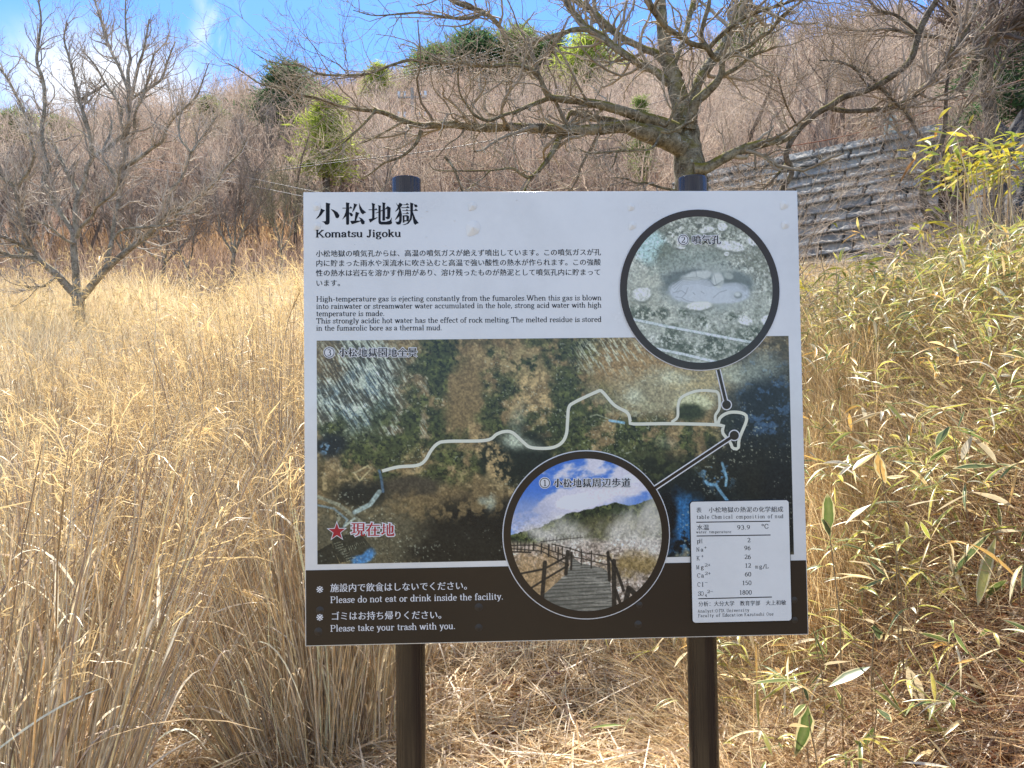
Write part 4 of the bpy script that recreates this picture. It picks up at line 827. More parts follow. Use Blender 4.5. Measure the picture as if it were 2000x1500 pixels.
for x, y, rx, ry, k in ((1000, 862, 20, 14, .75), (1030, 872, 22, 10, .4), (1010, 815, 14, 26, .35), (955, 985, 9, 13, .6), (938, 982, 8, 8, .5), (1312, 738, 34, 14, .5), (1440, 735, 30, 20, .6), (1500, 715, 30, 24, .45), (1238, 775, 18, 14, .55), (1300, 870, 20, 10, .25)):
    K.mix(K.blob(x, y, rx, ry, .9, .3, f1 * .5 + f2 * .5, .9) * k, (205, 210, 214))
K.c *= (.70 + .62 * fine)[..., None] * (.88 + .24 * f3)[..., None]
sp = smooth(.72, .80, K.n(4, 61, 2, .6)) * smooth(.45, .6, f1); K.mix(sp * .5, (205, 205, 205))
g_ = K.c.mean(-1, keepdims=True); K.c = np.clip(90 + (K.c - 88) * 1.06, 6, 255); g_ = K.c.mean(-1, keepdims=True); K.c = (g_ + (K.c - g_) * .80) * np.array([.90, .985, .91])
aer = K.mesh('aerial_photo', sign, [uv(618.5, 665.3), uv(1540, 656), uv(1550.6, 1083), uv(620, 1102.5)], layer=1)
a = Acc()
def ribbon2(A, pts, wpx, layer, c=None, n=None):
    p_ = np.array([uv(*q_) for q_ in pts]); p_ = spline(p_, n or len(pts) * 5)
    tg = unit(np.gradient(p_, axis=0)); nn = np.c_[-tg[:, 1], tg[:, 0]] * wpx * PXM / 2; n_ = len(p_)
    A.add(face(np.vstack([p_ - nn, p_ + nn]), layer), [(k, k + 1, n_ + k + 1, n_ + k) for k in range(n_ - 1)], c=c)
ROUTE = [(746.4, 920), (777.6, 912), (814, 909), (829.6, 900), (842.6, 879), (855.6, 866), (874, 862), (949, 860), (970, 848), (985.6, 842.8), (1001, 845), (1022, 863.6), (1037.6, 874), (1074, 875), (1095.6, 866), (1106, 848), (1108.6, 819.6), (1111, 796), (1121.6, 786),
         (1166, 765), (1176, 765), (1199.6, 791), (1225.6, 806.6), (1231, 823), (1237, 828), (1308.8, 827.4), (1405, 830), (1411.5, 836), (1411.5, 845.6), (1425.8, 863.8), (1431, 875), (1441.4, 875), (1444, 856), (1458, 819.6), (1451, 807.5), (1425.8, 805.3), (1407.6, 814.4), (1402.4, 827)]
ribbon2(a, ROUTE, 6.2, 2.0); ribbon2(a, [(1311.4, 824.5), (1323, 814.4), (1324.4, 791), (1332, 775.4), (1360.8, 763.7), (1392, 763.7), (1403, 769), (1405, 796), (1397, 811.8), (1397.7, 827.4)], 5.4, 2.25)
a.build('route_line', M_ROUTE, aer)
def caption(text, num, x0, x1, nx0, nx1, cy, em, par, lay, mat_in=M_INK, gr=.075):
    a = Acc(); b = Acc()
    for A_, g_, l_ in ((a, gr, lay), (b, 0, lay + 1)):
        write(A_, text, (x0, cy + em * .36), (x1, cy + em * .36), em, l_, bold=1, grow_=g_)
        if num:
            c0 = uv((nx0 + nx1) / 2, cy); r0 = (nx1 - nx0) / 2 * PXM; an = np.linspace(0, 2 * np.pi, 33)[:-1]; circ = np.c_[np.cos(an), np.sin(an)]
            if g_: decal(A_, [c0 + circ * r0 * 1.12], l_)
            else: decal(A_, [c0 + circ * r0 * .97, c0 + circ * r0 * .84], l_)
            for s_ in latin(num, .10, .05):
                put = lambda l: c0 + (np.asarray(l) - [.25, .33]) * (em * .88 * PXM)
                if not g_:
                    if isinstance(s_, tuple): v = np.vstack([put(s_[2]), put(s_[1])]); n = len(s_[1]); A_.add(face(v, l_ + .2), [(k, k + 1, n + k + 1, n + k) for k in range(n - 1)])
                    else: decal(A_, [put(s_)], l_ + .35)
    a.build('caption_outline', M_WINK, par); b.build('caption_lettering', mat_in, par)
caption('小松地獄園地全景', '3', 660, 815.5, 633, 653.5, 688.5, 19.5, aer, 2)
caption('現在地', None, 685, 772, 0, 0, 1034.5, 28.5, aer, 2, M_RED, .07)
a = Acc(); b = Acc(); c0 = uv(658, 1038)
for A_, r0, l_ in ((a, 20.5, 2), (b, 16.5, 3)):
    an = np.pi / 2 + np.arange(10) * np.pi / 5; rr = np.where(np.arange(10) % 2 == 0, r0, r0 * .40) * PXM; decal(A_, [c0 + np.c_[np.cos(an) * rr, np.sin(an) * rr]], l_)
a.build('star_outline', M_WINK, aer); b.build('star', M_RED, aer)
# fumarole picture
K = Canvas(0, 0, 288, 288, 330)                          # local pixels: photo px minus (1222, 421)
f1, f2, f3, f4 = K.n(50, 71, 6, .6), K.n(12, 72, 4, .6), K.n(4.5, 73, 3, .6), K.n(24, 74, 5, .6)
K.c[:] = (160, 165, 158); K.mix(smooth(.45, .6, f4), (186, 190, 184)); K.mix(smooth(.52, .40, f2) * .7, (122, 128, 118))
K.mix(K.blob(60, 150, 40, 60, .6, 0, f1, .5) * .6, (172, 174, 162)); K.mix(K.blob(250, 100, 50, 70, .6, 0, f1, .6) * smooth(.4, .55, f3) * .55, (92, 96, 84)); K.mix(K.blob(150, 25, 120, 34, .6, 0, f1, .6) * smooth(.45, .6, f3) * .65, (84, 90, 80))
K.mix(K.blob(48, 62, 40, 30, .35, .4, f2, .25), (168, 196, 198))
K.mix(K.blob(82, 80, 26, 24, .4, -.5, f2, .5), (100, 108, 96)); K.mix(K.blob(130, 100, 72, 34, .5, 0, f2, .5), (128, 138, 132)); K.mix(K.blob(140, 124, 60, 14, .5, 0, f2, .4) * .7, (104, 112, 106))
K.mix(K.blob(160, 140, 92, 46, .35, 0, f2, .25), (150, 158, 156)); K.mix(K.blob(128, 134, 58, 30, .2, 0, f2, .14), (96, 106, 106)); K.mix(K.blob(205, 138, 42, 28, .2, 0, f2, .15), (100, 110, 110))
K.mix(K.blob(134, 146, 52, 24, .14, 0, f2, .10), (176, 183, 195)); K.mix(K.blob(204, 151, 38, 20, .16, 0, f2, .10), (172, 180, 192)); K.mix(K.blob(168, 158, 60, 14, .2, 0, f2, .08), (178, 185, 196))
K.mix(K.blob(140, 117, 30, 9, .3, -.15, f2, .25), (178, 184, 186)); K.mix(K.blob(180, 126, 12, 15, .25, -.3, f2, .25), (182, 188, 190)); K.mix(K.blob(200, 118, 10, 7, .3, .4, f2, .3), (150, 158, 156))
for k in range(5): K.mix(K.seg([(88 + k * 3, 136 + k * 4), (110, 122 + k * 3.2), (140, 120 + k * 3), (164, 128 + k * 2.6), (173, 137), (188, 128 + k * 2.4), (215, 126 + k * 2.8), (234, 142 + k * 2)], 1.1, 1.1) * (.5 - .07 * k), (84, 92, 90))
for pts in ([(92, 150), (108, 146), (116, 152), (108, 160), (96, 158)], [(116, 152), (121, 140)], [(108, 160), (118, 166), (140, 170)], [(170, 160), (182, 150), (196, 146)], [(137, 108), (138, 120)], [(172, 116), (176, 134)], [(130, 150), (134, 154)], [(146, 148), (152, 152)]): K.mix(K.seg(pts, 1.1, 1.1) * .65, (112, 118, 124))
K.mix(K.blob(218, 156, 8, 6.5, .2, 0), (120, 128, 130)); K.mix(K.blob(217, 154, 6, 4.5, .4, 0), (196, 202, 206)); K.mix(K.blob(217, 157, 14, 9, .3, 0) * .25, (140, 148, 152))
for x, y, rx, ry, an in ((30, 152, 19, 13, -.2), (142, 176, 27, 8, -.05), (160, 28, 15, 6, -.2), (230, 205, 17, 9, .4), (274, 205, 12, 10, 0), (205, 60, 30, 10, .1), (108, 62, 9, 3, .1), (190, 22, 10, 8, 0), (250, 52, 14, 8, .2), (198, 75, 5, 4, 0)):
    K.mix(K.blob(x, y + 3, rx * 1.1, ry * 1.2, .3, an, f2, .2) * .7, (100, 106, 98)); K.mix(K.blob(x, y, rx, ry, .2, an, f2, .2), (204, 208, 206))
for x, y, rx, ry in ((85, 245, 24, 26), (30, 190, 24, 14), (175, 255, 36, 24), (115, 262, 20, 12), (245, 232, 24, 16), (110, 190, 12, 8), (70, 190, 12, 10), (205, 198, 12, 8), (150, 205, 10, 14), (235, 262, 30, 14)):
    K.mix(K.blob(x, y, rx, ry, .6, 0, f2, .6) * smooth(.35, .55, f3) * .9, (72, 82, 70))
for pts in ([(6, 200), (80, 216), (160, 232), (252, 250)], [(58, 259), (110, 270), (175, 286)]):
    K.mix(K.seg(pts, 7.5, 1) * .6, (110, 118, 112)); K.mix(K.seg([(x, y - .6) for x, y in pts], 5, .8), (208, 220, 222)); K.mix(K.seg([(x, y - .6) for x, y in pts], 5, .8) * smooth(.2, .6, np.sin((K.X * 1.0 + K.Y * .9) * 1.9)) * .5, (140, 156, 160))
mud = np.clip(K.blob(160, 142, 88, 38, .3), 0, 1)[..., None]
K.c *= (1 + (K.n(3, 75, 2, .6) - .5)[..., None] * .5 * (1 - mud * .85)); K.mix(smooth(.62, .72, f3) * (1 - mud[..., 0]) * smooth(.46, .64, f4) * .45, (52, 58, 54)); K.c *= np.array([.93, 1.0, 1.03]); K.c = np.clip(150 + (K.c - 144) * 1.0, 10, 255)
def disc(px, py, r_in, r_dark, r_white, name, canvas):
    c0 = uv(px, py); an = np.linspace(0, 2 * np.pi, 97)[:-1]; circ = np.c_[np.cos(an), np.sin(an)]
    K_ = canvas; pic = K_.mesh(name, sign, centre=c0, rad=(r_in + 2) * PXM, layer=6)
    a = Acc(); decal(a, [c0 + circ * r_white * PXM, c0 + circ * (r_dark - 2) * PXM], 3); a.build('white_rim', M_WINK, pic)
    a = Acc(); decal(a, [c0 + circ * r_dark * PXM, c0 + circ * r_in * PXM], 7); a.build('brown_ring', M_BROWN, pic); return pic
pic2 = disc(1366.6, 565.5, 144.5, 158.4, 160.2, 'fumarole_photo', K)
caption('噴気孔', '2', 1350.5, 1407.5, 1323.5, 1344, 469, 19.5, pic2, 8)
# walkway picture
K = Canvas(0, 0, 296, 296, 340)                          # photo px minus (997.5, 895.5)
f1, f2, f3, f4 = K.n(60, 81, 6, .6), K.n(12, 82, 4, .6), K.n(4.5, 83, 3, .6), K.n(28, 84, 5, .6)
X, Y = K.X, K.Y
K.c[:] = (62, 112, 206); K.mix(smooth(40, 150, Y) * .35, (110, 160, 230))
cw = K.n(70, 85, 6, .6, (1.5, .8), -.25); K.mix(smooth(.46, .60, cw + .12 * np.exp(-((Y - 20) / 50) ** 2) + .12 * np.exp(-((X - 60) / 70) ** 2 - ((Y - 90) / 40) ** 2)), (188, 200, 226)); K.mix(smooth(.62, .74, cw + .1 * np.exp(-((X - 110) / 60) ** 2 - ((Y - 20) / 22) ** 2)), (226, 232, 240))
K.mix(K.blob(40, 110, 60, 30, .7, 0, f1, .5) * .6, (150, 165, 200)); K.mix(K.blob(150, 88, 18, 7, .5, -.3, f2, .6), (240, 244, 248)); K.mix(K.blob(195, 74, 50, 26, .6, 0, f1, .6) * .8, (205, 212, 230))
rid = np.interp(X, [0, 50, 80, 120, 165, 205, 230, 262, 296], [144, 134, 122, 106, 96, 87, 94, 86, 78]) + (f2 - .5) * 9
hill = smooth(-1, 1.5, Y - rid); K.mix(hill, (46, 60, 42)); K.mix(hill * smooth(.5, .62, f2), (84, 98, 62)); K.mix(hill * smooth(.48, .36, f3), (26, 36, 30)); K.mix(hill * K.blob(200, 140, 90, 26, .6, 0, f1, .6) * .5, (110, 106, 80))
gr = smooth(-6, 8, Y - np.interp(X, [0, 40, 140, 296], [160, 162, 158, 158])); K.mix(gr, (160, 156, 148)); K.mix(gr * smooth(.48, .62, f4), (196, 192, 188)); K.mix(gr * smooth(.50, .40, f3) * .8, (96, 92, 84)); K.mix(gr * K.blob(250, 205, 60, 22, .6, 0, f2, .7) * .8, (120, 108, 66)); K.mix(gr * K.blob(40, 230, 60, 50, .6, 0, f2, .7) * .7, (150, 130, 92))
st = K.n(34, 86, 5, .6, (.6, 1.3), .5)
for x, y, rx, ry, k in ((110, 140, 34, 22, .7), (80, 152, 40, 10, .7), (258, 130, 46, 40, .65), (205, 148, 30, 28, .45), (280, 112, 20, 36, .55), (140, 150, 20, 16, .4), (240, 160, 50, 14, .6), (60, 150, 24, 10, .5)):
    K.mix(K.blob(x, y, rx, ry, .9, .4, st, .9) * k, (196, 204, 206))
deck = K.poly([(62, 262), (108, 222), (122, 192), (150, 214), (184, 216), (192, 228), (196, 290), (180, 296), (80, 296)]) + K.poly([(122, 192), (128, 200), (182, 214), (150, 226), (120, 210)]); deck = np.clip(deck, 0, 1)
pl = .5 + .5 * np.sin(6.2832 * np.cumsum(1 / np.interp(Y, [190, 296], [3.5, 9]), axis=0) * (296 / 340) + .03 * X + f2 * .6); K.mix(deck, (110, 116, 113)); K.mix(deck * smooth(.45, .9, pl) * .75, (66, 72, 70)); K.mix(deck * smooth(.55, .7, K.n(10, 88, 3, .6, (2.5, .25))) * .6, (160, 165, 160)); K.mix(deck * K.blob(100, 275, 60, 26, .7, 0, f2, .5) * .35, (70, 76, 74))
dk = (40, 40, 38)
for pts, wd in (([(60, 275), (67, 200)], 8), ([(107, 222), (111, 180)], 7), ([(117, 214), (119, 182)], 4), ([(10, 222), (66, 212), (112, 188)], 4), ([(30, 254), (66, 232), (112, 206)], 4), ([(92, 200), (93, 172)], 3), ([(74, 188), (75, 166)], 3), ([(60, 182), (61, 164)], 3), ([(45, 176), (46, 162)], 3),
                ([(0, 166), (50, 166), (112, 190)], 2), ([(0, 172), (60, 178), (110, 204)], 2), ([(0, 178), (40, 180)], 3), ([(14, 178), (15, 160)], 2), ([(28, 178), (29, 162)], 2), ([(0, 174), (1, 160)], 2), ([(8, 176), (8, 162)], 1.6), ([(21, 178), (21, 160)], 1.6), ([(36, 180), (37, 160)], 2),
                ([(81, 165), (116, 174), (138, 182), (157, 185), (190, 191)], 2), ([(118, 190), (140, 194), (157, 199), (190, 207)], 2), ([(137, 206), (138, 177)], 2.4), ([(156, 212), (157, 180)], 2.6), ([(101, 190), (101, 170)], 2), ([(115, 196), (116, 172)], 2), ([(88, 180), (88, 166)], 2), ([(81, 180), (81, 166)], 1.6),
                ([(191, 236), (189, 183)], 6), ([(199, 292), (200, 200)], 9), ([(204, 214), (218, 256)], 6), ([(190, 190), (204, 214)], 4), ([(202, 254), (212, 284)], 6), ([(222, 276), (228, 252), (238, 262)], 10), ([(60, 160), (140, 153)], 1.2)):
    K.mix(K.seg(pts, wd, .9) * .95, dk)
for k in range(12): K.mix(K.seg([(64 + k * 6.6, 162 - k * .6), (64 + k * 6.6, 154 - k * .5)], 1.2, .7) * .8, (70, 70, 66))
lum = (smooth(100, 170, Y) * (1 - .8 * deck))[..., None]; K.c *= 1 + (K.n(3, 87, 2, .6) - .5)[..., None] * (.12 + .5 * lum)
pic1 = disc(1145.3, 1043.7, 146.8, 161, 163, 'walkway_photo', K)
caption('小松地獄周辺歩道', '1', 1079.5, 1231.5, 1053.7, 1074, 943, 19.5, pic1, 8)
for par, P0, P1, r0 in ((pic2, (1402.2, 722), (1418.6, 790.5), 8.6), (pic1, (1279, 953), (1433.6, 850.3), 9)):
    a = Acc(); b = Acc(); p_, q_ = np.array(P0), np.array(P1); an = np.linspace(0, 2 * np.pi, 41)[:-1]; circ = np.c_[np.cos(an), np.sin(an)]; c0 = uv(*P1)
    ribbon2(a, [P0, P1], 10.5, 4, n=3); decal(a, [c0 + circ * (r0 + 2.2) * PXM], 4.4); ribbon2(b, [P0, P1], 5.8, 5, n=3); decal(b, [c0 + circ * r0 * PXM], 5.4)
    a.build('pointer_outline', M_WINK, par); b.build('pointer', M_BROWN, par)
# data plate
cs = [uv(1346.5, 978), uv(1539.7, 976), uv(1545.4, 1212), uv(1350.4, 1216)]
x0_, x1_ = (cs[0][0] + cs[3][0]) / 2, (cs[1][0] + cs[2][0]) / 2; zt_, zb_ = (cs[0][1] + cs[1][1]) / 2, (cs[2][1] + cs[3][1]) / 2
def rrect(g, r_):
    p_ = []
    for cx_, cz_, a0 in ((x1_ - g - r_, zt_ - g - r_, 0), (x0_ + g + r_, zt_ - g - r_, 90), (x0_ + g + r_, zb_ + g + r_, 180), (x1_ - g - r_, zb_ + g + r_, 270)): p_ += arc(cx_, cz_, r_, r_, a0, a0 + 90, 7)
    return np.array(p_)
L0 = rrect(-.0004, .0088); L1 = rrect(.0012, .0075); n = len(L0)
a = Acc(); v = np.vstack([face(L0, 1.5), np.c_[L0[:, 0], np.full(n, -.0042), L0[:, 1]], np.c_[L1[:, 0], np.full(n, -.005), L1[:, 1]]])
a.add(v, [(k + o, (k + 1) % n + o, (k + 1) % n + n + o, k + n + o) for o in (0, n) for k in range(n)])
m_edge, _, _ = principled('plate_edge', (.05, .05, .055), .25, .5, .6)
plate = a.build('data_plate', m_edge, sign)
a = Acc(); decal(a, [rrect(.0013, .0074)], 13.0); a.build('plate_face', M_WHITE, plate)
a = Acc(); LY = 13.4
write(a, '表', (1358.5, 1000), (1369.5, 1000), 11.5, LY); write(a, '小松地獄の熱泥の化学組成', (1382.7, 999.8), (1528.5, 998.4), 11.8, LY)
write(a, 'table Chemical composition of mud', (1358.5, 1012.8), (1528.5, 1011.2), 10.5, LY, mono=True)
write(a, '水温', (1359.5, 1034), (1384, 1033.8), 12, LY); write(a, '93.9', (1438, 1033.5), (1464, 1033.2), 12, LY); write(a, '℃', (1485.3, 1032), (1498, 1031.8), 12.5, LY)
write(a, 'water temperature', (1359.5, 1041), (1427, 1040.3), 7.4, LY, mono=True)
for lab, sup, y, val, vy, vx0, vx1, sub in (('pH', '', 1060, '2', 1058.3, 1458, 1464.5, ''), ('Na', '+', 1076.5, '96', 1073.6, 1452, 1464.8, ''), ('K', '+', 1093.4, '26', 1090.8, 1452.4, 1465.2, ''), ('Mg', '2+', 1110.8, '12', 1107.7, 1453, 1465.6, ''), ('Ca', '2+', 1127, '60', 1124.6, 1453, 1466, ''), ('Cl', '−', 1144.6, '150', 1141.5, 1447.6, 1466.4, ''), ('SO', '2−', 1162.3, '1800', 1160, 1442, 1467, '4')):
    xl = 1360 + (y - 1060) * .022; wl = 6.6 if len(lab) == 1 else 12.6
    write(a, lab, (xl, y), (xl + wl, y - .1), 11.6, LY, mono=True); xs_ = xl + wl + 1
    if sub: write(a, sub, (xs_ - .5, y + 2.5), (xs_ + 4, y + 2.5), 8, LY); xs_ += 3.5
    if sup: write(a, sup, (xs_, y - 5), (xs_ + 6.5 * len(sup), y - 5.2), 8.5, LY, mono=True)
    write(a, val, (vx0, vy), (vx1, vy - .1), 12, LY, mono=True)
write(a, 'mg/L', (1475, 1109.3), (1500, 1109), 11, LY, mono=True)
write(a, '分析：大分大学　教育学部　大上和敏', (1362.6, 1182.6), (1534, 1179.6), 10.4, LY)
write(a, 'Analyst:OITA University', (1362.6, 1195.5), (1462, 1193.3), 8.8, LY, mono=True); write(a, 'Faculty of Education Kazutoshi Oue', (1362.6, 1204.4), (1509.5, 1200.8), 8.8, LY, mono=True)
a.build('table_lettering', M_INK, plate)
for P0, P1 in (((1358.7, 1019.4), (1502.6, 1017.4)), ((1359.5, 1046.2), (1503.3, 1044.2)), ((1362.6, 1168.4), (1506, 1165))): a = Acc(); ribbon2(a, [P0, P1], 1.9, LY, n=3); a.build('table_rule', M_INK, plate)
M_RIV = paint('brown_rivet', (.05, .039, .028), .4, .3)
# domed rivets pushing through the sheet
def rivet(x, y, r_, mat, h=.4, tail=True):
    c0 = uv(x, y); r_ = r_ * PXM; a = Acc(); na, nr = 28, 9; an = np.linspace(0, 2 * np.pi, na + 1)[:-1]
    V = []; k0 = rng.normal(0, .015, na)
    for k in range(nr):
        f = k / (nr - 1); rr = r_ * (1 - f) * (1 + k0 * (1 - f)); hh = h * r_ * ((1 - (1 - f) ** 2) * .55 + .45 * f ** 3)
        sx = 1 + (.38 * (1 - f) * np.exp(-((an - 4.1) / .42) ** 2) if tail else 0)
        V.append(np.c_[c0[0] + np.cos(an) * rr * sx, np.full(na, -.0006 - hh), c0[1] + np.sin(an) * rr * sx])
    V = np.concatenate(V); a.add(V, [(k * na + s_, k * na + (s_ + 1) % na, (k + 1) * na + (s_ + 1) % na, (k + 1) * na + s_) for k in range(nr - 1) for s_ in range(na)])
    return a.build('rivet', mat, sign, smooth=True)
for x, y, r_ in ((619, 403, 7.5), (619, 441, 7.5), (923, 402, 8.5), (924, 445, 14), (1233, 404, 7), (1235, 440, 8), (1532, 399, 9), (1534, 438, 8.5)): rivet(x, y, r_, M_WHITE, .32)
for x, y, r_ in ((625, 1192.5, 8), (622, 1233.7, 8), (935, 1186, 8), (935, 1226, 7.5), (1248.5, 1181.5, 6.5), (1246.4, 1219.5, 7.5), (1551, 1172, 6.5), (1552, 1211, 6.5)): rivet(x, y, r_, M_RIV, .3, False)
for k in range(26):
    x, y = rng.uniform(640, 1180), rng.uniform(385, 650); 
    if k < 8: x, y = ((790, 505), (800, 515), (870, 480), (979, 545), (721, 471), (845, 526), (959, 527), (672, 1109))[k]
    c0 = uv(x, y); r_ = rng.uniform(.5, 1.5) * PXM; an = np.linspace(0, 2 * np.pi, 9)[:-1]
    a = Acc(); V = np.vstack([face(c0 + np.c_[np.cos(an), np.sin(an)] * r_, 2), [[c0[0], -.0006 - r_ * .8, c0[1]]]]); a.add(V, t=[(q_, (q_ + 1) % 8, 8) for q_ in range(8)]); a.build('paint_drip', M_WHITE, board)
# posts
for px_top, px_bot in ((792, 804.5), (1350.5, 1375)):
    rp = .0362; yc = dp + rp + .004; x_ = (uv(px_top, 372, yc)[0] + uv(px_bot, 1380, yc)[0]) / 2
    a = Acc(); n = 40; an = np.linspace(0, 2 * np.pi, n + 1)[:-1]
    zt_p = ZT + .052
    rows = [(-.25, rp), (zt_p - .004, rp), (zt_p - .001, rp - .001), (zt_p, rp - .004)]
    V = np.concatenate([np.c_[x_ + np.cos(an) * r_, yc + np.sin(an) * r_, np.full(n, z)] for z, r_ in rows])
    a.add(V, [(k * n + s_, k * n + (s_ + 1) % n, (k + 1) * n + (s_ + 1) % n, (k + 1) * n + s_) for k in range(3) for s_ in range(n)])
    post = a.build('post', M_POST, sign, smooth=True)
    a = Acc(); V = np.vstack([np.c_[x_ + np.cos(an) * (rp - .004), yc + np.sin(an) * (rp - .004), np.full(n, zt_p)], [[x_, yc, zt_p + .002]]]); a.add(V, t=[(s_, (s_ + 1) % n, n) for s_ in range(n)]); a.build('post_cap', M_POST, post)
    for zb2 in (ZT - .12, ZT - B_H + .12): a = Acc(); box(a, x_ - .05, x_ + .05, dp + .001, dp + .02, zb2 - .02, zb2 + .02); a.build('bracket', M_POST, post)

# ------------------------------------------------------------------ nearer trees, traced limb by limb and given real depth
def make_tree(name, label, cat, D, base_px, limbs, mat, seed, twigs, group=None, base_r=None, twig_col=(.36, .31, .26), up=.06):
    """limbs: (list of (x, y, width px), depth at start, depth at end) ; twigs: list of grow() arguments per level"""
    g = np.random.default_rng(seed)
    b = W(base_px[0], base_px[1], D); gzz = float(ground(b[0], D)); e = empty(name, (b[0], D, gzz)); o = np.array([b[0], D, gzz])
    Ps, Rs, first = [], [], True
    for pts, d0, d1 in limbs:
        p_ = np.array(pts, float); n = max(12, int(len(p_) * 4)); q = spline(p_, n)
        dd = D + np.interp(np.linspace(0, 1, n), [0, 1], [d0, d1]) + np.cumsum(g.normal(0, .012 * D / 8, n)) * np.linspace(0, 1, n)
        P = np.array([W(x, y, z) for (x, y), z in zip(q[:, :2], dd)]); r_ = np.maximum(q[:, 2], .5) / 2 / F * dd
        if first:                                           # down to the ground
            gz0 = float(ground(P[0, 0], P[0, 1])); P = np.vstack([[P[0, 0], P[0, 1], gz0 - .25], [P[0, 0], P[0, 1], gz0 + .08], P]); r_ = np.r_[r_[0] * 1.7, r_[0] * 1.35, r_]
        r_ = r_ * (1 + g.normal(0, .035, len(r_)))
        a = Acc(); tubes(a, P - o, r_, 10 if r_.max() > .03 else 7, cap=True); a.build('trunk' if first else 'limb', mat, e, smooth=True)
        Ps.append(spline(P, 16)); Rs.append(np.interp(np.linspace(0, 1, 16), np.linspace(0, 1, len(r_)), r_)); first = False
    P, r_ = np.array(Ps), np.array(Rs)
    a = Acc(); allP, allR = P[1:] if len(P) > 1 else P, r_[1:] if len(P) > 1 else r_
    for lv, (cnt, l0, l1, a0, a1, kk, crook) in enumerate(twigs):
        nP, nR = grow(allP, allR, cnt, l0, l1, a0, a1, g, kk, crook, up, .2 if lv == 0 else .12, .5 if lv == 0 else .62, (.0030, .0019, .0013)[min(lv, 2)] * D / 8, .4)
        c = np.array(twig_col) * g.uniform(.62, 1.3, (cnt, 1)) * (.8 if lv == 0 else 1)
        tubes(a, nP - o, nR, 5 if lv == 0 else 3, col=np.clip(c, 0, .8))
        if lv == 0:
            keepn = len(allP); q = np.array([spline(x, nP.shape[1]) for x in allP]); qr = np.array([np.interp(np.linspace(0, 1, nP.shape[1]), np.linspace(0, 1, len(x)), x) for x in allR])
            allP, allR = np.concatenate([nP, q]), np.concatenate([nR, np.minimum(qr, .02)])
        else: allP, allR = nP, nR
    t_ = a.build('twigs', M_TWIG, e); t_['kind'] = 'stuff'
    tag(e, label, cat, group); return e
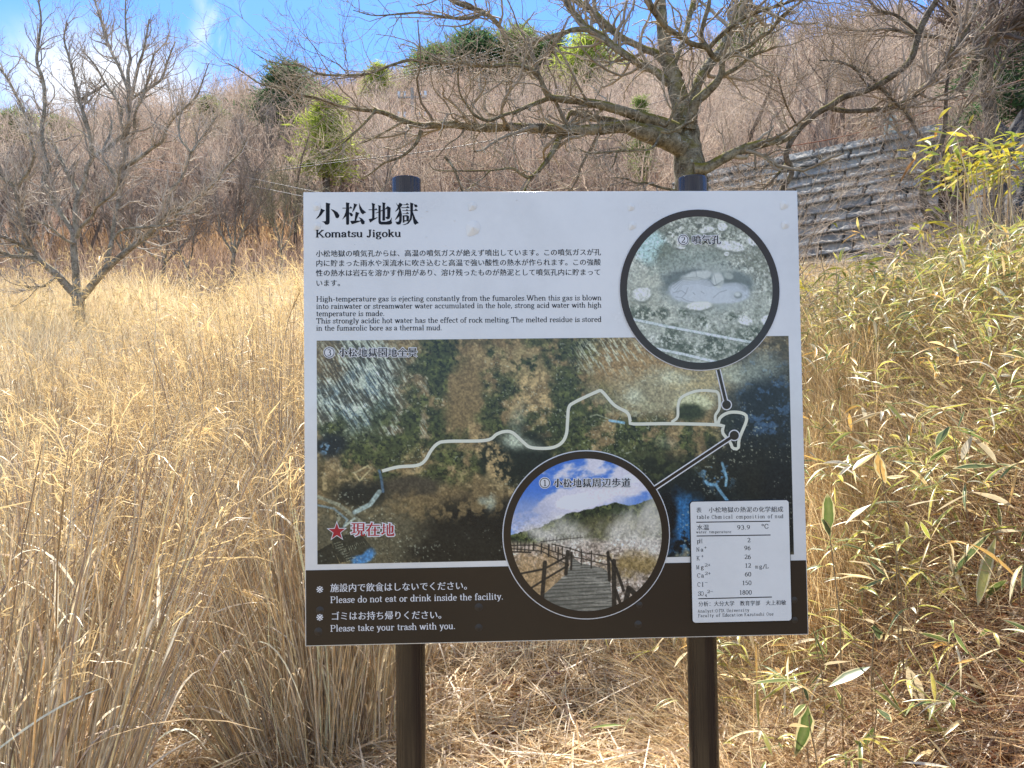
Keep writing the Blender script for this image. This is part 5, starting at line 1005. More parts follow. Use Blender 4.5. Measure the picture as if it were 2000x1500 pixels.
OAK = [
 ([(1352,400,66),(1348,340,64),(1343,300,58),(1340,265,54),(1334,225,44),(1322,175,35),(1307,125,29),(1298,82,26),(1292,37,23),(1289,-10,20),(1284,-70,17)], 0, .5),
 ([(1335,290,40),(1300,272,38),(1250,256,32),(1220,247,26),(1175,252,22),(1125,254,20),(1075,252,19),(1000,248,17),(940,250,16),(880,243,14),(826,246,12),(790,237,10),(745,219,9),(700,214,7),(664,207,6),(628,195,5),(580,183,4.5),(541,171,4),(505,162,3),(475,141,2),(445,123,1.5)], 0, -1.5),
 ([(823,255,9),(811,282,7),(784,306,5.5),(751,318,4.5),(724,339,3),(703,350,2)], -.9, -.9), ([(733,212,6),(724,228,5),(688,264,4),(649,297,2.5),(628,309,1.5)], -1.1, -1.4), ([(787,238,5),(730,270,3.5),(697,282,2)], -1, -.6),
 ([(1095,258,14),(1087,283,12),(1065,318,9),(1037,346,7),(1018,340,6),(1000,329,5),(958,333,3.5),(905,334,3),(850,332,2),(838,318,1.5)], -.3, -1.3), ([(1037,347,6),(1025,372,5),(1018,395,4)], -.5, -.8),
 ([(958,333,3),(940,350,2.6),(910,372,2)], -.9, -1.0),
 ([(1215,246,18),(1200,238,15),(1150,228,13),(1120,220,11),(1111,226,8),(1105,243,6)], -.1, -.3),
 ([(1325,255,30),(1288,240,26),(1250,228,22),(1200,212,18),(1150,200,16),(1107,195,14),(1075,190,13),(1065,178,11),(1050,145,9.5),(1025,131,8.5),(1000,126,8),(955,129,7.5),(893,123,7),(844,123,6),(802,117,6),(760,129,5.5),(718,144,5),(688,147,5),(655,147,4.5),(619,144,4),(592,129,3),(562,126,2.5),(526,120,2),(490,99,1.2)], 0, -2.0),
 ([(1075,191,10),(1062,196,9),(1025,210,8),(1008,219,7.5),(985,224,6.5),(955,236,6),(928,226,5),(913,207,4.5),(898,180,3.8),(895,135,3),(905,110,2)], -.4, -1.6),
 ([(1330,168,26),(1302,158,20),(1282,140,16),(1250,125,15),(1212,100,15),(1175,72,15),(1150,57,14),(1130,38,13),(1117,20,12),(1105,0,11),(1092,-40,9)], .2, 1.0),
 ([(1150,58,11),(1120,58,9.5),(1100,65,9),(1062,75,8),(1025,90,7),(1000,101,6.5),(992,112,7),(990,95,8),(987,72,9.5),(970,45,9.5),(946,24,9),(910,13,8),(880,0,7),(850,-25,6)], .5, -.6),
 ([(946,26,7),(910,36,6.5),(868,33,5.5),(820,25,4.5),(784,27,4),(730,30,2.5),(690,20,1.5)], -.4, -1.2), ([(1100,66,7),(1082,87,6.5),(1057,112,5.5),(1027,123,4.5)], .4, .1),
 ([(1322,150,26),(1287,108,17),(1262,97,14),(1237,85,13.5),(1212,72,13.5),(1185,50,14),(1160,25,14),(1135,7,13),(1115,-5,12),(1070,-25,10)], .3, 1.3),
 ([(1347,250,26),(1357,204,20),(1375,185,19),(1400,160,15),(1410,137,12.5),(1412,117,12),(1437,102,9.5),(1462,90,8.5),(1487,70,7.5),(1504,62,7.5),(1520,39,7),(1544,18,6),(1568,0,5),(1590,-20,4)], 0, -.8),
 ([(1409,148,9),(1440,132,7.5),(1467,110,6.5),(1500,97,6),(1517,91,5)], -.2, -.5), ([(1412,118,12),(1392,110,11),(1380,93,11),(1350,85,10),(1322,67,10),(1300,52,10.5),(1277,22,12),(1265,0,14),(1255,-30,13)], -.2, -.9),
 ([(1382,94,10),(1370,72,9.5),(1375,42,9),(1385,7,8.5),(1386,-25,8)], -.3, -.4), ([(1384,95,10),(1400,77,9.5),(1425,55,9),(1457,32,8),(1500,17,7),(1544,2,6),(1575,-20,5)], -.3, -.9),
 ([(1346,240,26),(1362,164,20),(1382,130,21),(1410,95,20),(1430,55,20),(1445,20,19),(1455,0,18),(1470,-50,16)], .3, 1.0), ([(1312,140,12),(1322,112,10),(1337,70,10),(1347,30,11),(1355,0,11),(1360,-40,10)], .5, 1.2),
 ([(1355,332,30),(1380,328,23),(1412,310,20),(1450,292,18.5),(1500,278,17),(1529,272,16),(1552,260,9)], -.1, -.2),
 ([(1288,240,7),(1302,245,6),(1325,200,6.5),(1345,185,6),(1356,172,5),(1366,160,3.5)], -.5, -.8), ([(1292,256,6),(1310,258,6),(1345,240,6),(1357,236,5)], -.6, -.7),
 ([(1290,262,5),(1272,290,5),(1225,294,5),(1185,297,4.5),(1150,299,3.5),(1130,290,2.5)], -.6, -1.1), ([(1205,296,4),(1200,318,3),(1192,330,2)], -.7, -.9),
 ([(1320,372,6),(1290,366,5),(1262,357,4.5),(1245,358,4),(1225,350,3),(1200,346,2)], -.4, -1), ([(868,306,6),(880,320,5.5),(893,345,5),(905,378,5)], -1.6, -1.5)]
make_tree('oak_tree', 'big bare oak with mossy spreading limbs standing behind the board', 'tree', 8.0, (1352, 400), OAK, M_BARK, 3,
          [(280, .35, 1.35, .35, 1.1, 9, .27), (1500, .18, .6, .35, 1.1, 7, .32), (4200, .07, .26, .35, 1.1, 4, .3)], twig_col=(.42, .36, .28))
LEFT = [
 ([(160,640,25),(156,612,23),(152,578,23)], 0, 0),
 ([(152,580,18),(129,557,16),(111,536,14),(81,512,12),(69,494,11),(60,482,10),(51,455,9.5),(39,410,9),(30,371,9),(9,350,8),(-20,330,8),(-40,300,7)], 0, -1.0), ([(81,512,10),(60,503,9),(21,500,8),(0,491,7),(-40,470,6)], -.3, -.8), ([(69,494,8),(30,473,7),(0,461,6),(-30,450,5)], -.3, -1.2),
 ([(111,537,6),(90,557,5),(72,560,4),(50,562,3)], -.2, -.6), ([(32,372,7),(44,350,6.5),(57,332,6),(66,300,4),(60,270,3)], -.7, -1.2),
 ([(152,578,16),(150,560,15),(147,518,14),(144,476,13),(147,440,10),(147,404,9.5),(152,385,9),(150,370,8.5),(122,320,7.5),(105,282,6.5),(84,264,6),(62,250,6),(50,225,6),(32,187,5.5),(15,155,5),(0,135,4.5),(-20,110,4)], 0, .8),
 ([(144,474,10),(141,452,9.5),(120,419,9),(99,380,10),(85,356,10),(95,325,9),(87,307,8),(82,250,8),(87,212,7),(85,162,7),(72,120,6),(75,87,5),(80,37,4),(75,0,3),(70,-30,2)], .1, .9), ([(150,464,9),(156,446,8),(180,422,6.5),(189,404,6),(222,377,5.5),(231,350,4.5),(236,320,3)], 0, -.8),
 ([(152,388,9),(165,357,9),(170,327,9),(180,307,9),(175,262,7.5),(160,212,7),(155,195,6.5),(147,162,5.5),(137,120,4.5),(125,75,3.5),(132,45,2.5)], .4, .2),
 ([(180,307,9),(192,300,8.5),(210,290,8),(230,272,8),(245,262,8.5),(252,240,9),(252,190,8.5),(250,137,6.5),(255,117,5.5),(247,75,4.5),(245,25,3),(246,-10,2)], .3, .9),
 ([(252,180,7),(235,135,6.5),(215,95,5.5),(200,50,4.5),(185,0,3)], .7, 1.2), ([(256,192,7),(270,130,5.5),(280,100,4.5),(292,37,3)], .7, .4), ([(258,192,6),(290,172,5.5),(315,155,5),(327,120,3.5),(342,82,2.5)], .6, .1),
 ([(245,252,6),(236,238,5.5),(238,215,5.5),(222,185,5),(207,165,4.5),(187,130,3.5),(162,100,2.5)], .5, 1.1), ([(262,250,6),(265,217,5.5),(280,187,4.5),(292,140,3.5),(300,105,3)], .4, -.2), ([(207,163,4),(185,178,4.5),(160,193,5)], .9, .3),
 ([(154,580,16),(165,575,15),(192,542,14),(222,512,12),(255,485,10.5),(294,455,9.5),(327,419,8.5),(354,407,8),(387,386,7),(405,370,6),(426,350,5.5),(437,332,5),(470,295,3.5),(482,268,2)], 0, -1.2),
 ([(206,526,10),(213,494,9.5),(219,467,9),(225,425,8.5),(234,386,8),(240,350,8),(245,325,7.5),(247,287,7),(246,262,6)], 0, .3), ([(245,327,7),(275,307,7),(300,287,6.5),(317,277,5.5),(325,252,4.5),(345,225,4.2),(382,190,4),(395,160,3),(407,125,2)], .2, -.6),
 ([(327,419,7),(330,386,6),(337,368,6),(355,347,6),(370,307,5.5),(375,297,5.5),(397,265,4),(425,225,2.5)], -.6, -.9), ([(374,298,5),(352,270,4),(350,237,3.5),(360,200,2)], -.8, -.4), ([(222,467,6),(240,449,5.5),(294,443,5.5),(336,437,4.5),(345,419,3.5),(378,416,2.5),(400,405,1.5)], -.3, -1.2),
 ([(147,475,7),(130,470,5),(105,450,5),(88,438,4),(60,432,3)], -.1, -.8), ([(231,352,5),(215,330,5),(200,300,5),(215,262,4),(218,235,3)], -.3, .3)]
make_tree('oak_tree', 'wide bare tree with grey forking limbs rising out of the dry field at left', 'tree', 13.0, (158, 640), LEFT, M_BARK2, 4,
          [(460, .35, 1.1, .3, .9, 8, .22), (2400, .16, .5, .3, .9, 6, .26), (6500, .07, .24, .3, 1.0, 4, .28)], twig_col=(.54, .47, .39), up=.12)
SL = [
 ([(1522,420,12),(1529,369,12),(1547,336,11),(1535,303,11),(1556,258,12),(1595,222,12),(1622,207,12),(1649,189,12),(1700,174,12),(1739,150,13),(1778,117,13),(1796,60,13),(1814,24,12),(1829,0,11),(1840,-40,9)], 0, -.6),
 ([(1622,212,10),(1655,217,9),(1700,215,9.5),(1760,204,10.5),(1814,162,11.5),(1844,120,12.5),(1880,72,13),(1895,30,13),(1916,0,12),(1925,-40,11)], 0, .6), ([(1538,316,6),(1515,345,5),(1490,368,4)], 0, -.3), ([(1796,66,7),(1750,30,6),(1715,20,5),(1690,-10,4)], -.4, -.2), ([(1835,72,7),(1790,69,7),(1736,57,6),(1690,60,5),(1649,57,4.5),(1610,50,3)], .3, .8),
 ([(1700,174,6),(1670,135,5),(1637,120,4),(1600,118,3)], -.2, -.7), ([(1560,250,4),(1545,225,4),(1530,190,3.5),(1520,150,3)], 0, -.4)]
make_tree('leaning_tree', 'slender dark tree leaning to the right from behind the board edge', 'tree', 8.6, (1525, 420), SL, M_BARK3, 6,
          [(170, .4, 1.3, .35, 1.1, 7, .2), (1000, .18, .6, .35, 1.1, 5, .26), (2600, .08, .28, .35, 1.1, 4, .26)], twig_col=(.45, .37, .29))
TW = [
 ([(1838,470,22),(1832,440,21),(1811,414,18),(1802,378,15),(1811,339,14),(1829,300,12),(1844,258,10),(1847,210,8),(1850,160,6),(1862,110,5)], 0, .3), ([(1829,302,8),(1816,285,7.5),(1799,268,7),(1769,222,6.5),(1724,177,5.5),(1700,150,4),(1670,130,3)], .1, -.7),
 ([(1846,430,14),(1858,400,11),(1870,365,9),(1880,345,7),(1905,310,6),(1915,270,4.5)], 0, -.3), ([(1812,338,6),(1780,340,4),(1750,338,3.5),(1725,345,2.5)], 0, -.6), ([(1845,255,6),(1862,245,6),(1880,215,5.5),(1905,190,5),(1940,170,4)], .1, .4), ([(1880,350,5),(1850,340,4.5),(1815,332,4),(1800,325,3)], -.2, -.6)]
make_tree('crooked_tree', 'small crooked tree with a bowed mossy stem in front of the block wall', 'tree', 9.0, (1838, 470), TW, M_BARK3, 7,
          [(120, .3, 1.1, .4, 1.2, 7, .24), (650, .16, .5, .35, 1.2, 5, .28), (1700, .07, .25, .35, 1.2, 4, .28)], twig_col=(.46, .38, .30))
BG = [([(1942,300,26),(1935,230,25),(1925,160,24),(1932,80,22),(1940,0,20),(1945,-50,18)], 0, .2), ([(1872,180,16),(1905,120,17),(1955,66,15),(2000,40,12),(2040,20,10)], -.5, -1.2), ([(1930,110,10),(1890,60,9),(1860,10,8),(1850,-30,6)], 0, -.5), ([(1936,170,9),(1965,110,8),(1985,40,7),(1990,-20,6)], 0, .5)]
make_tree('dark_tree', 'dark tree trunk at the top right corner crossing a second leaning limb', 'tree', 11.0, (1942, 300), BG, M_BARK3, 8,
          [(160, .4, 1.5, .35, 1.1, 7, .2), (900, .2, .7, .35, 1.1, 5, .26), (2200, .1, .3, .35, 1.1, 4, .26)], twig_col=(.24, .19, .155))
# smaller bare trees at the edge of the wood
def small_tree(px, ybase, ytop, D, nst, label, seed, spread=.5, name='bare_tree', col=(.30, .25, .21), w0=9):
    g = np.random.default_rng(seed); limbs = []
    fork = ybase - (ybase - ytop) * .28
    limbs.append(([(px, ybase, w0), (px + g.normal(0, 2), (ybase + fork) / 2, w0 * .85), (px + g.normal(0, 4), fork, w0 * .8)], 0, 0))
    x0 = limbs[0][0][-1][0]
    for k in range(nst):
        s_ = (k / max(nst - 1, 1) - .5) * 2 * spread + g.normal(0, .08); H = (fork - ytop) * g.uniform(.75, 1.05); pts = [(x0, fork + 1, w0 * .6)]
        for f in (.25, .5, .75, 1): pts.append((x0 + s_ * H * f * (1.15 - .3 * f) + g.normal(0, 4), fork - H * f * (1 - .1 * abs(s_)), w0 * .55 * (1 - .75 * f)))
        limbs.append((pts, 0, g.normal(0, .7)))
    make_tree(name, label, 'tree', D, (px, ybase), limbs, M_BARK2, seed, [(26 * nst, .4, 1.3, .35, .9, 6, .18), (150 * nst, .2, .6, .35, 1.0, 5, .22), (380 * nst, .1, .3, .35, 1.0, 3, .24)], group='bare trees at the edge of the wood', twig_col=col, up=.1)
small_tree(456, 560, 330, 21, 5, 'dark many stemmed bare tree in the field edge midway between left tree and board', 41, .45, w0=9)
small_tree(370, 585, 370, 20, 2, 'thin single stemmed bare tree just right of the big left tree', 42, .25, w0=6)
small_tree(318, 560, 395, 22, 4, 'low pollarded bare tree behind the right limb of the left tree', 43, .8, w0=9)
small_tree(548, 545, 350, 22, 4, 'bare tree with greenish twigs close to the left edge of the board', 44, .4, col=(.32, .29, .19), w0=6)
small_tree(245, 560, 330, 24, 4, 'bare tree partly hidden behind the fork of the left tree', 45, .5, w0=7)
small_tree(40, 585, 300, 22, 5, 'bare tree at the left picture edge behind the dry grass', 46, .5, w0=8)
small_tree(500, 470, 215, 38, 5, 'tall pale bare tree on the slope under the dip of the skyline', 47, .35, w0=5)
# leafless shrubs filling the ground between oak, wall and bank
def shrub(px, py, D, H, n, label, seed, col, lean=(0, 0), spread=.55):
    g = np.random.default_rng(seed); b = W(px, py, D); gzz = float(ground(b[0], D)); o = np.array([b[0], D, gzz]); e = empty('bare_shrub', o)
    K_ = 9; d = unit(np.c_[g.normal(0, spread, (n, 2)) + np.array(lean), np.ones(n)]); P = np.zeros((n, K_, 3)); P[:, 0, :2] = g.normal(0, .25, (n, 2)); P[:, 0, 2] = -.05; L = H * g.uniform(.6, 1.15, n)
    for k in range(1, K_):
        d = unit(d + g.normal(0, .13, (n, 3)) + np.array([0, 0, .04 - .03 * k])); P[:, k] = P[:, k - 1] + d * (L / (K_ - 1))[:, None]
    r_ = np.linspace(.011, .003, K_)[None] * g.uniform(.6, 1.2, (n, 1)); a = Acc(); tubes(a, P, r_, 6, col=np.array(col) * g.uniform(.5, .9, (n, 1))); a.build('stem', M_TWIG, e)['kind'] = 'stuff'
    b1, r1 = grow(P, r_, n * 7, .3, 1.0, .3, 1.1, g, 6, .22, .0, .2, .6, .0025, .4); b2, r2 = grow(b1, r1, n * 26, .12, .45, .4, 1.2, g, 5, .25, 0, .1, .65, .0018, .4); b3, r3 = grow(b2, r2, n * 44, .06, .22, .4, 1.2, g, 4, .25, 0, .1, .7, .0014, .5)
    a = Acc()
    for P_, R_ in ((b1, r1), (b2, r2), (b3, r3)): tubes(a, P_, R_, 3, col=np.clip(np.array(col) * g.uniform(.6, 1.35, (len(P_), 1)), 0, .8))
    t_ = a.build('twigs', M_TWIG, e); t_['kind'] = 'stuff'; tag(e, label, 'shrub', 'bare shrubs between the oak and the wall')
SH = (.56, .46, .36)
shrub(1440, 400, 9.5, 2.6, 26, 'pale twiggy bare shrub around the foot of the oak behind the board', 61, SH)
shrub(1490, 400, 12.5, 3.2, 22, 'tangle of light brown bare shoots by the top right corner of the board', 62, SH, (-.1, 0), .4)
shrub(1500, 330, 19.5, 5.2, 40, 'tall bare thicket rising behind the left end of the wall', 63, (.52, .42, .33))
shrub(1640, 280, 20.5, 5.4, 40, 'dense brown bare thicket above the middle of the wall', 64, (.50, .40, .32))
shrub(1780, 240, 19.5, 5.2, 38, 'bare thicket above the right part of the wall by the pale post', 65, (.50, .41, .33))
shrub(1885, 300, 14, 3.8, 44, 'bare brown thicket left of the grey rock face', 66, (.48, .38, .30))
shrub(1850, 470, 8.6, 2.2, 26, 'bare twiggy shrub round the foot of the crooked tree', 67, (.52, .42, .33))
shrub(1960, 330, 8.2, 2.2, 24, 'arching bare shrub over the yellow bamboo at the right edge', 68, (.54, .44, .35), (-.2, -.1))
shrub(1320, 330, 14, 3.0, 26, 'low bare shrub left of the oak trunk above the board edge', 69, (.54, .44, .35))
shrub(1130, 340, 17, 3.0, 26, 'low bare shrub with pale shoots above the middle of the board', 70, (.56, .45, .34))
shrub(930, 350, 19, 3.0, 26, 'low bare shrub right of the first post top', 71, (.54, .43, .34))
# ------------------------------------------------------------------ utility pole and wires
e = empty('utility_pole', (*W(806, 300, 40)[:2], float(ground(*W(806, 300, 40)[:2]))), 0); po = np.array(e.location)
m_pole, _, _ = principled('pole_concrete', (.36, .33, .30), .85, .2); m_ins, _, _ = principled('glazed_insulator', (.75, .78, .82), .15, .6); m_wire, _, _ = principled('wire_black', (.03, .03, .035), .5, .3); m_wireg, _, _ = principled('wire_grey', (.16, .17, .19), .6, .2); m_wirel, _, _ = principled('wire_pale', (.36, .34, .32), .5, .3)
ztp = W(806, 172, 40)[2] - po[2]
a = Acc(); tubes(a, [(0, 0, -.3), (0, 0, ztp)], [.11, .08], 12, cap=True); a.build('shaft', m_pole, e)
for z in (ztp - .5, ztp - 1.6):
    a = Acc(); box(a, -.75, .75, -.04, .04, z - .04, z + .04); arm = a.build('crossarm', m_pole, e)
    for x in (-.7, -.4, .4, .7): a = Acc(); tubes(a, [(x, 0, z + .06), (x, 0, z + .16), (x, 0, z + .22), (x, 0, z + .32)], [.03, .09, .05, .08], 10, cap=True); a.build('insulator', m_ins, arm)
a = Acc(); tubes(a, [(.35, 0, ztp - 3.0), (.35, 0, ztp - 2.95), (.35, 0, ztp - 2.2), (.35, 0, ztp - 2.1)], [.2, .24, .24, .18], 14, cap=True); a.build('transformer', m_pole, e)
tag(e, 'grey utility pole with insulators, half hidden behind the low left oak limb', 'utility pole')
def wire(pts, D0, D1, r_, mat, label, sag=0):
    n = 40; q = spline(np.array(pts, float), n); P = np.array([W(x, y, d) for (x, y), d in zip(q, np.linspace(D0, D1, n))]); o = P[0].copy()
    a = Acc(); tubes(a, P - o, np.full(n, r_), 5); w_ = a.build('power_line', mat); w_.location = [float(c) for c in o]; tag(w_, label, 'power line', 'power lines')
wire([(430, 351), (620, 322), (803, 300), (880, 289), (1000, 266), (1160, 232), (1320, 190)], 26, 34, .016, m_wire, 'thick black cable slanting up behind the low left limb of the oak')
wire([(500, 333), (700, 306), (880, 275), (1000, 245)], 30, 38, .010, m_wire, 'thinner dark cable running just above the thick slanting one')
wire([(180, 300), (300, 312), (430, 336), (600, 371), (760, 402)], 25, 17, .005, m_wirel, 'upper of two pale wires dropping behind the top left board corner')
wire([(200, 322), (300, 330), (430, 351), (600, 385), (760, 416)], 25, 17, .006, m_wirel, 'lower of two pale wires dropping behind the top left board corner')
for k, (ya, yb, lab) in enumerate(((219, 232, 'topmost of the fine skyline wires behind the left tree'), (226, 239, 'middle one of the fine skyline wires behind the left tree'), (238, 244, 'lowest of the fine skyline wires behind the left tree'))):
    wire([(-80, ya - 2), (120, ya + 4), (300, yb), (470, yb - 30), (640, yb - 70)], 60, 60, .013, m_wire, lab)
wire([(-60, 368), (120, 382), (250, 385), (420, 372)], 30, 34, .012, m_wire, 'dark cable crossing behind the left tree above its main fork')
wire([(-60, 380), (120, 393), (250, 396), (430, 390)], 30, 34, .009, m_wire, 'second dark cable just below the one behind the left tree fork')
for k, lab in enumerate(('topmost of four bluish wires before the dark skyline pines', 'second of four bluish wires before the dark skyline pines', 'third of four bluish wires before the dark skyline pines', 'lowest of four bluish wires before the dark skyline pines')):
    wire([(760, 140 + k * 6), (900, 112 + k * 6), (1000, 85 + k * 6), (1200, 20 + k * 7), (1300, -20 + k * 8)], 42, 60, .008, m_wireg, lab)

# ------------------------------------------------------------------ dry grass
rngg = np.random.default_rng(21)
STR = np.array([[.80, .66, .42], [.74, .58, .35], [.86, .76, .56], [.60, .45, .27], [.76, .67, .52], [.48, .37, .27]])
def straw_col(n, g, k=1.0): return np.clip(STR[g.integers(len(STR), size=n)] * g.uniform(.75, 1.2, (n, 1)) * k, 0, .9)
def in_view(x, y, z, m=60):
    d = np.stack([x, y, z - EYE], -1); zc = d @ FWD; u = 1000 + F * (d @ RT) / zc
    return (zc > .3) & (u > -m) & (u < 2000 + m)
def blades(A, base, H, lean, wid, g, K=6, col=None, bend=.25, side=None, gold=None):
    """upright dry blades: base (N,3), height, lean (N,2)"""
    N = len(base); t = np.linspace(0, 1, K)
    ph = g.normal(0, bend, (N, 2))
    P = np.zeros((N, K, 3)); P[:] = base[:, None]
    P[:, :, 2] += H[:, None] * (t[None] - .12 * np.linalg.norm(ph, axis=1)[:, None] * t[None] ** 2)
    P[:, :, :2] += H[:, None, None] * (lean[:, None, :] * t[None, :, None] + ph[:, None, :] * (t ** 2.4)[None, :, None])
    W_ = wid[:, None] * np.array([.8, 1, .95, .8, .55, .15])[None] if K == 6 else wid[:, None] * np.linspace(1, .3, K)[None]
    sd_ = unit(np.c_[g.normal(0, 1, N), g.normal(0, .55, N), g.normal(0, .25, N)]) if side is None else side
    c = straw_col(N, g) if col is None else col
    if gold is not None: c = c[:, None, :] * (1 - t[None, :, None] * gold) + np.array([.84, .66, .34]) * t[None, :, None] * gold
    ribbons(A, P, W_, sd_, c); return P
def plumes(A, tip, d, g, nf=8, ln=.20, wid=.004, col=(.74, .55, .27)):
    """drooping feathery flower heads at culm tips"""
    N = len(tip); ci = np.repeat(np.arange(N), nf); M = len(ci); K = 6; t = np.linspace(0, 1, K)
    dr = unit(d[ci] * 1.2 + g.normal(0, .28, (M, 3)) + np.repeat(g.normal(0, .35, (N, 3)), nf, 0)); L = ln * g.uniform(.5, 1.2, M)
    P = (tip[ci] - d[ci] * (g.random((M, 1)) * ln * .5))[:, None] + dr[:, None] * (L[:, None] * t)[:, :, None]
    P[:, :, 2] -= (L * g.uniform(.2, .75, M))[:, None] * t[None] ** 2
    P += g.normal(0, .004, P.shape)
    ribbons(A, P, np.full((M, K), wid) * np.array([.5, 1, 1.2, 1.2, .9, .3]), unit(g.normal(size=(M, 3))), np.array(col) * g.uniform(.7, 1.25, (M, 1)))
# the field: one sheet of uncountable dry grass
A = Acc(); n = 140000
Y = 4.2 + 15.6 * rngg.random(n) ** 1.25; X = rngg.uniform(-.80, .45, n) * Y
pth = fbm(X * .55 + 9, Y * .55, 41, 3); dens = smooth(.34, .52, pth + .08 * (Y > 8))
treeclear = smooth(3.6, 1.2, np.hypot((X + 6.3) * .7, (Y - 11.8)))
keep = (rngg.random(n) < (.16 + .84 * dens) * np.interp(Y, [4.2, 5.5, 7.5], [.3, .55, 1])) & ~((X > .9) & (Y < 26) & (rngg.random(n) < smooth(.8, 2.0, X - .05 * Y))) & ~((np.abs(X / Y + .475) < .06) & (Y < 6.4) & (rngg.random(n) < .93))
X, Y, dens, treeclear = X[keep], Y[keep], dens[keep], treeclear[keep]; n = len(X); Z = ground(X, Y)
Hh = (.30 + .85 * dens * (.6 + .8 * fbm(X * 1.6, Y * 1.6, 47, 2))) * rngg.uniform(.5, 1.2, n) * (1 - .40 * treeclear) * np.interp(Y, [4, 5.5, 8, 20, 28], [.34, .55, 1.0, .85, .85])
wav = (np.c_[fbm(X * .5, Y * .5, 43, 2), fbm(X * .5, Y * .5, 44, 2)] - .5) * .7
gold = smooth(6, 14, Y)[:, None, None] * .55
colr = straw_col(n, rngg) * (1 - .3 * smooth(.55, .75, fbm(X * .9, Y * .9, 45, 3)))[:, None]
blades(A, np.c_[X, Y, Z - .03], Hh, wav + rngg.normal(0, .14, (n, 2)), np.maximum(.0042, Y * .00052) * rngg.uniform(.7, 1.3, n), rngg, 6, colr, .22, gold=gold)
sel = rngg.random(n) < .06
P0 = np.c_[X, Y, Z][sel]; Hs = Hh[sel] * 1.3 + .15; ln_ = wav[sel] + rngg.normal(0, .14, (sel.sum(), 2))
P = blades(A, P0, Hs, ln_, np.maximum(.003, P0[:, 1] * .00035), rngg, 6, straw_col(sel.sum(), rngg), .2); d = unit(P[:, -1] - P[:, -2])
plumes(A, P[:, -1], d, rngg, 6, .17, .004); 
o = A.build('dry_grass', M_FIELD); tag(o, 'sunlit golden dry grass filling the rising field behind the board', 'grass', kind='stuff')
# fallen straw over the ground
A = Acc()
def litter(n, xr, yr, lmin, lmax, wmin, wmax, hmax, g, dens=None, col=None, dirn=None):
    Y = yr[0] + (yr[1] - yr[0]) * g.random(n) ** 1.3; X = g.uniform(xr[0], xr[1], n) * Y
    if dens is not None: k = g.random(n) < dens(X, Y); X, Y = X[k], Y[k]; n = len(X)
    a = g.uniform(0, 2 * np.pi, n) if dirn is None else g.normal(dirn, .6, n)
    L = g.uniform(lmin, lmax, n); K = 5; t = np.linspace(-.5, .5, K); c = g.normal(0, .35, n)
    ang = a[:, None] + c[:, None] * t[None]; st = np.stack([np.cos(ang), np.sin(ang)], -1) * (L / (K - 1))[:, None, None]
    P = np.zeros((n, K, 3)); P[:, :, :2] = np.c_[X, Y][:, None] + np.cumsum(st, 1) - st[:, :1] * K / 2
    z0 = hmax * g.random(n) ** 2.2; tilt = g.normal(0, .14, n) * L
    P[:, :, 2] = ground(P[:, :, 0], P[:, :, 1]) + .012 + z0[:, None] + np.maximum(tilt[:, None] * t[None] * 2, -z0[:, None]) + (L * .12 * g.random(n))[:, None] * (.25 - t ** 2)[None]
    sd_ = unit(np.c_[-np.sin(a), np.cos(a), g.normal(0, .7, n)])
    ribbons(A, P, (g.uniform(wmin, wmax, n)[:, None]) * np.array([.6, 1, 1, .9, .4])[None], sd_, straw_col(n, g, 1.0) * [.96, .88, .76] if col is None else col(n))
litter(46000, (-.78, .5), (2.4, 7.5), .10, .55, .003, .009, .12, rngg, lambda X, Y: .5 + .5 * (Y < 5.5))
litter(22000, (-.72, .2), (3.0, 6.2), .10, .45, .004, .010, .06, rngg)
tag(A.build('fallen_straw', M_STRAW), 'pale fallen straw matted over the ground below the board', 'straw', kind='stuff')
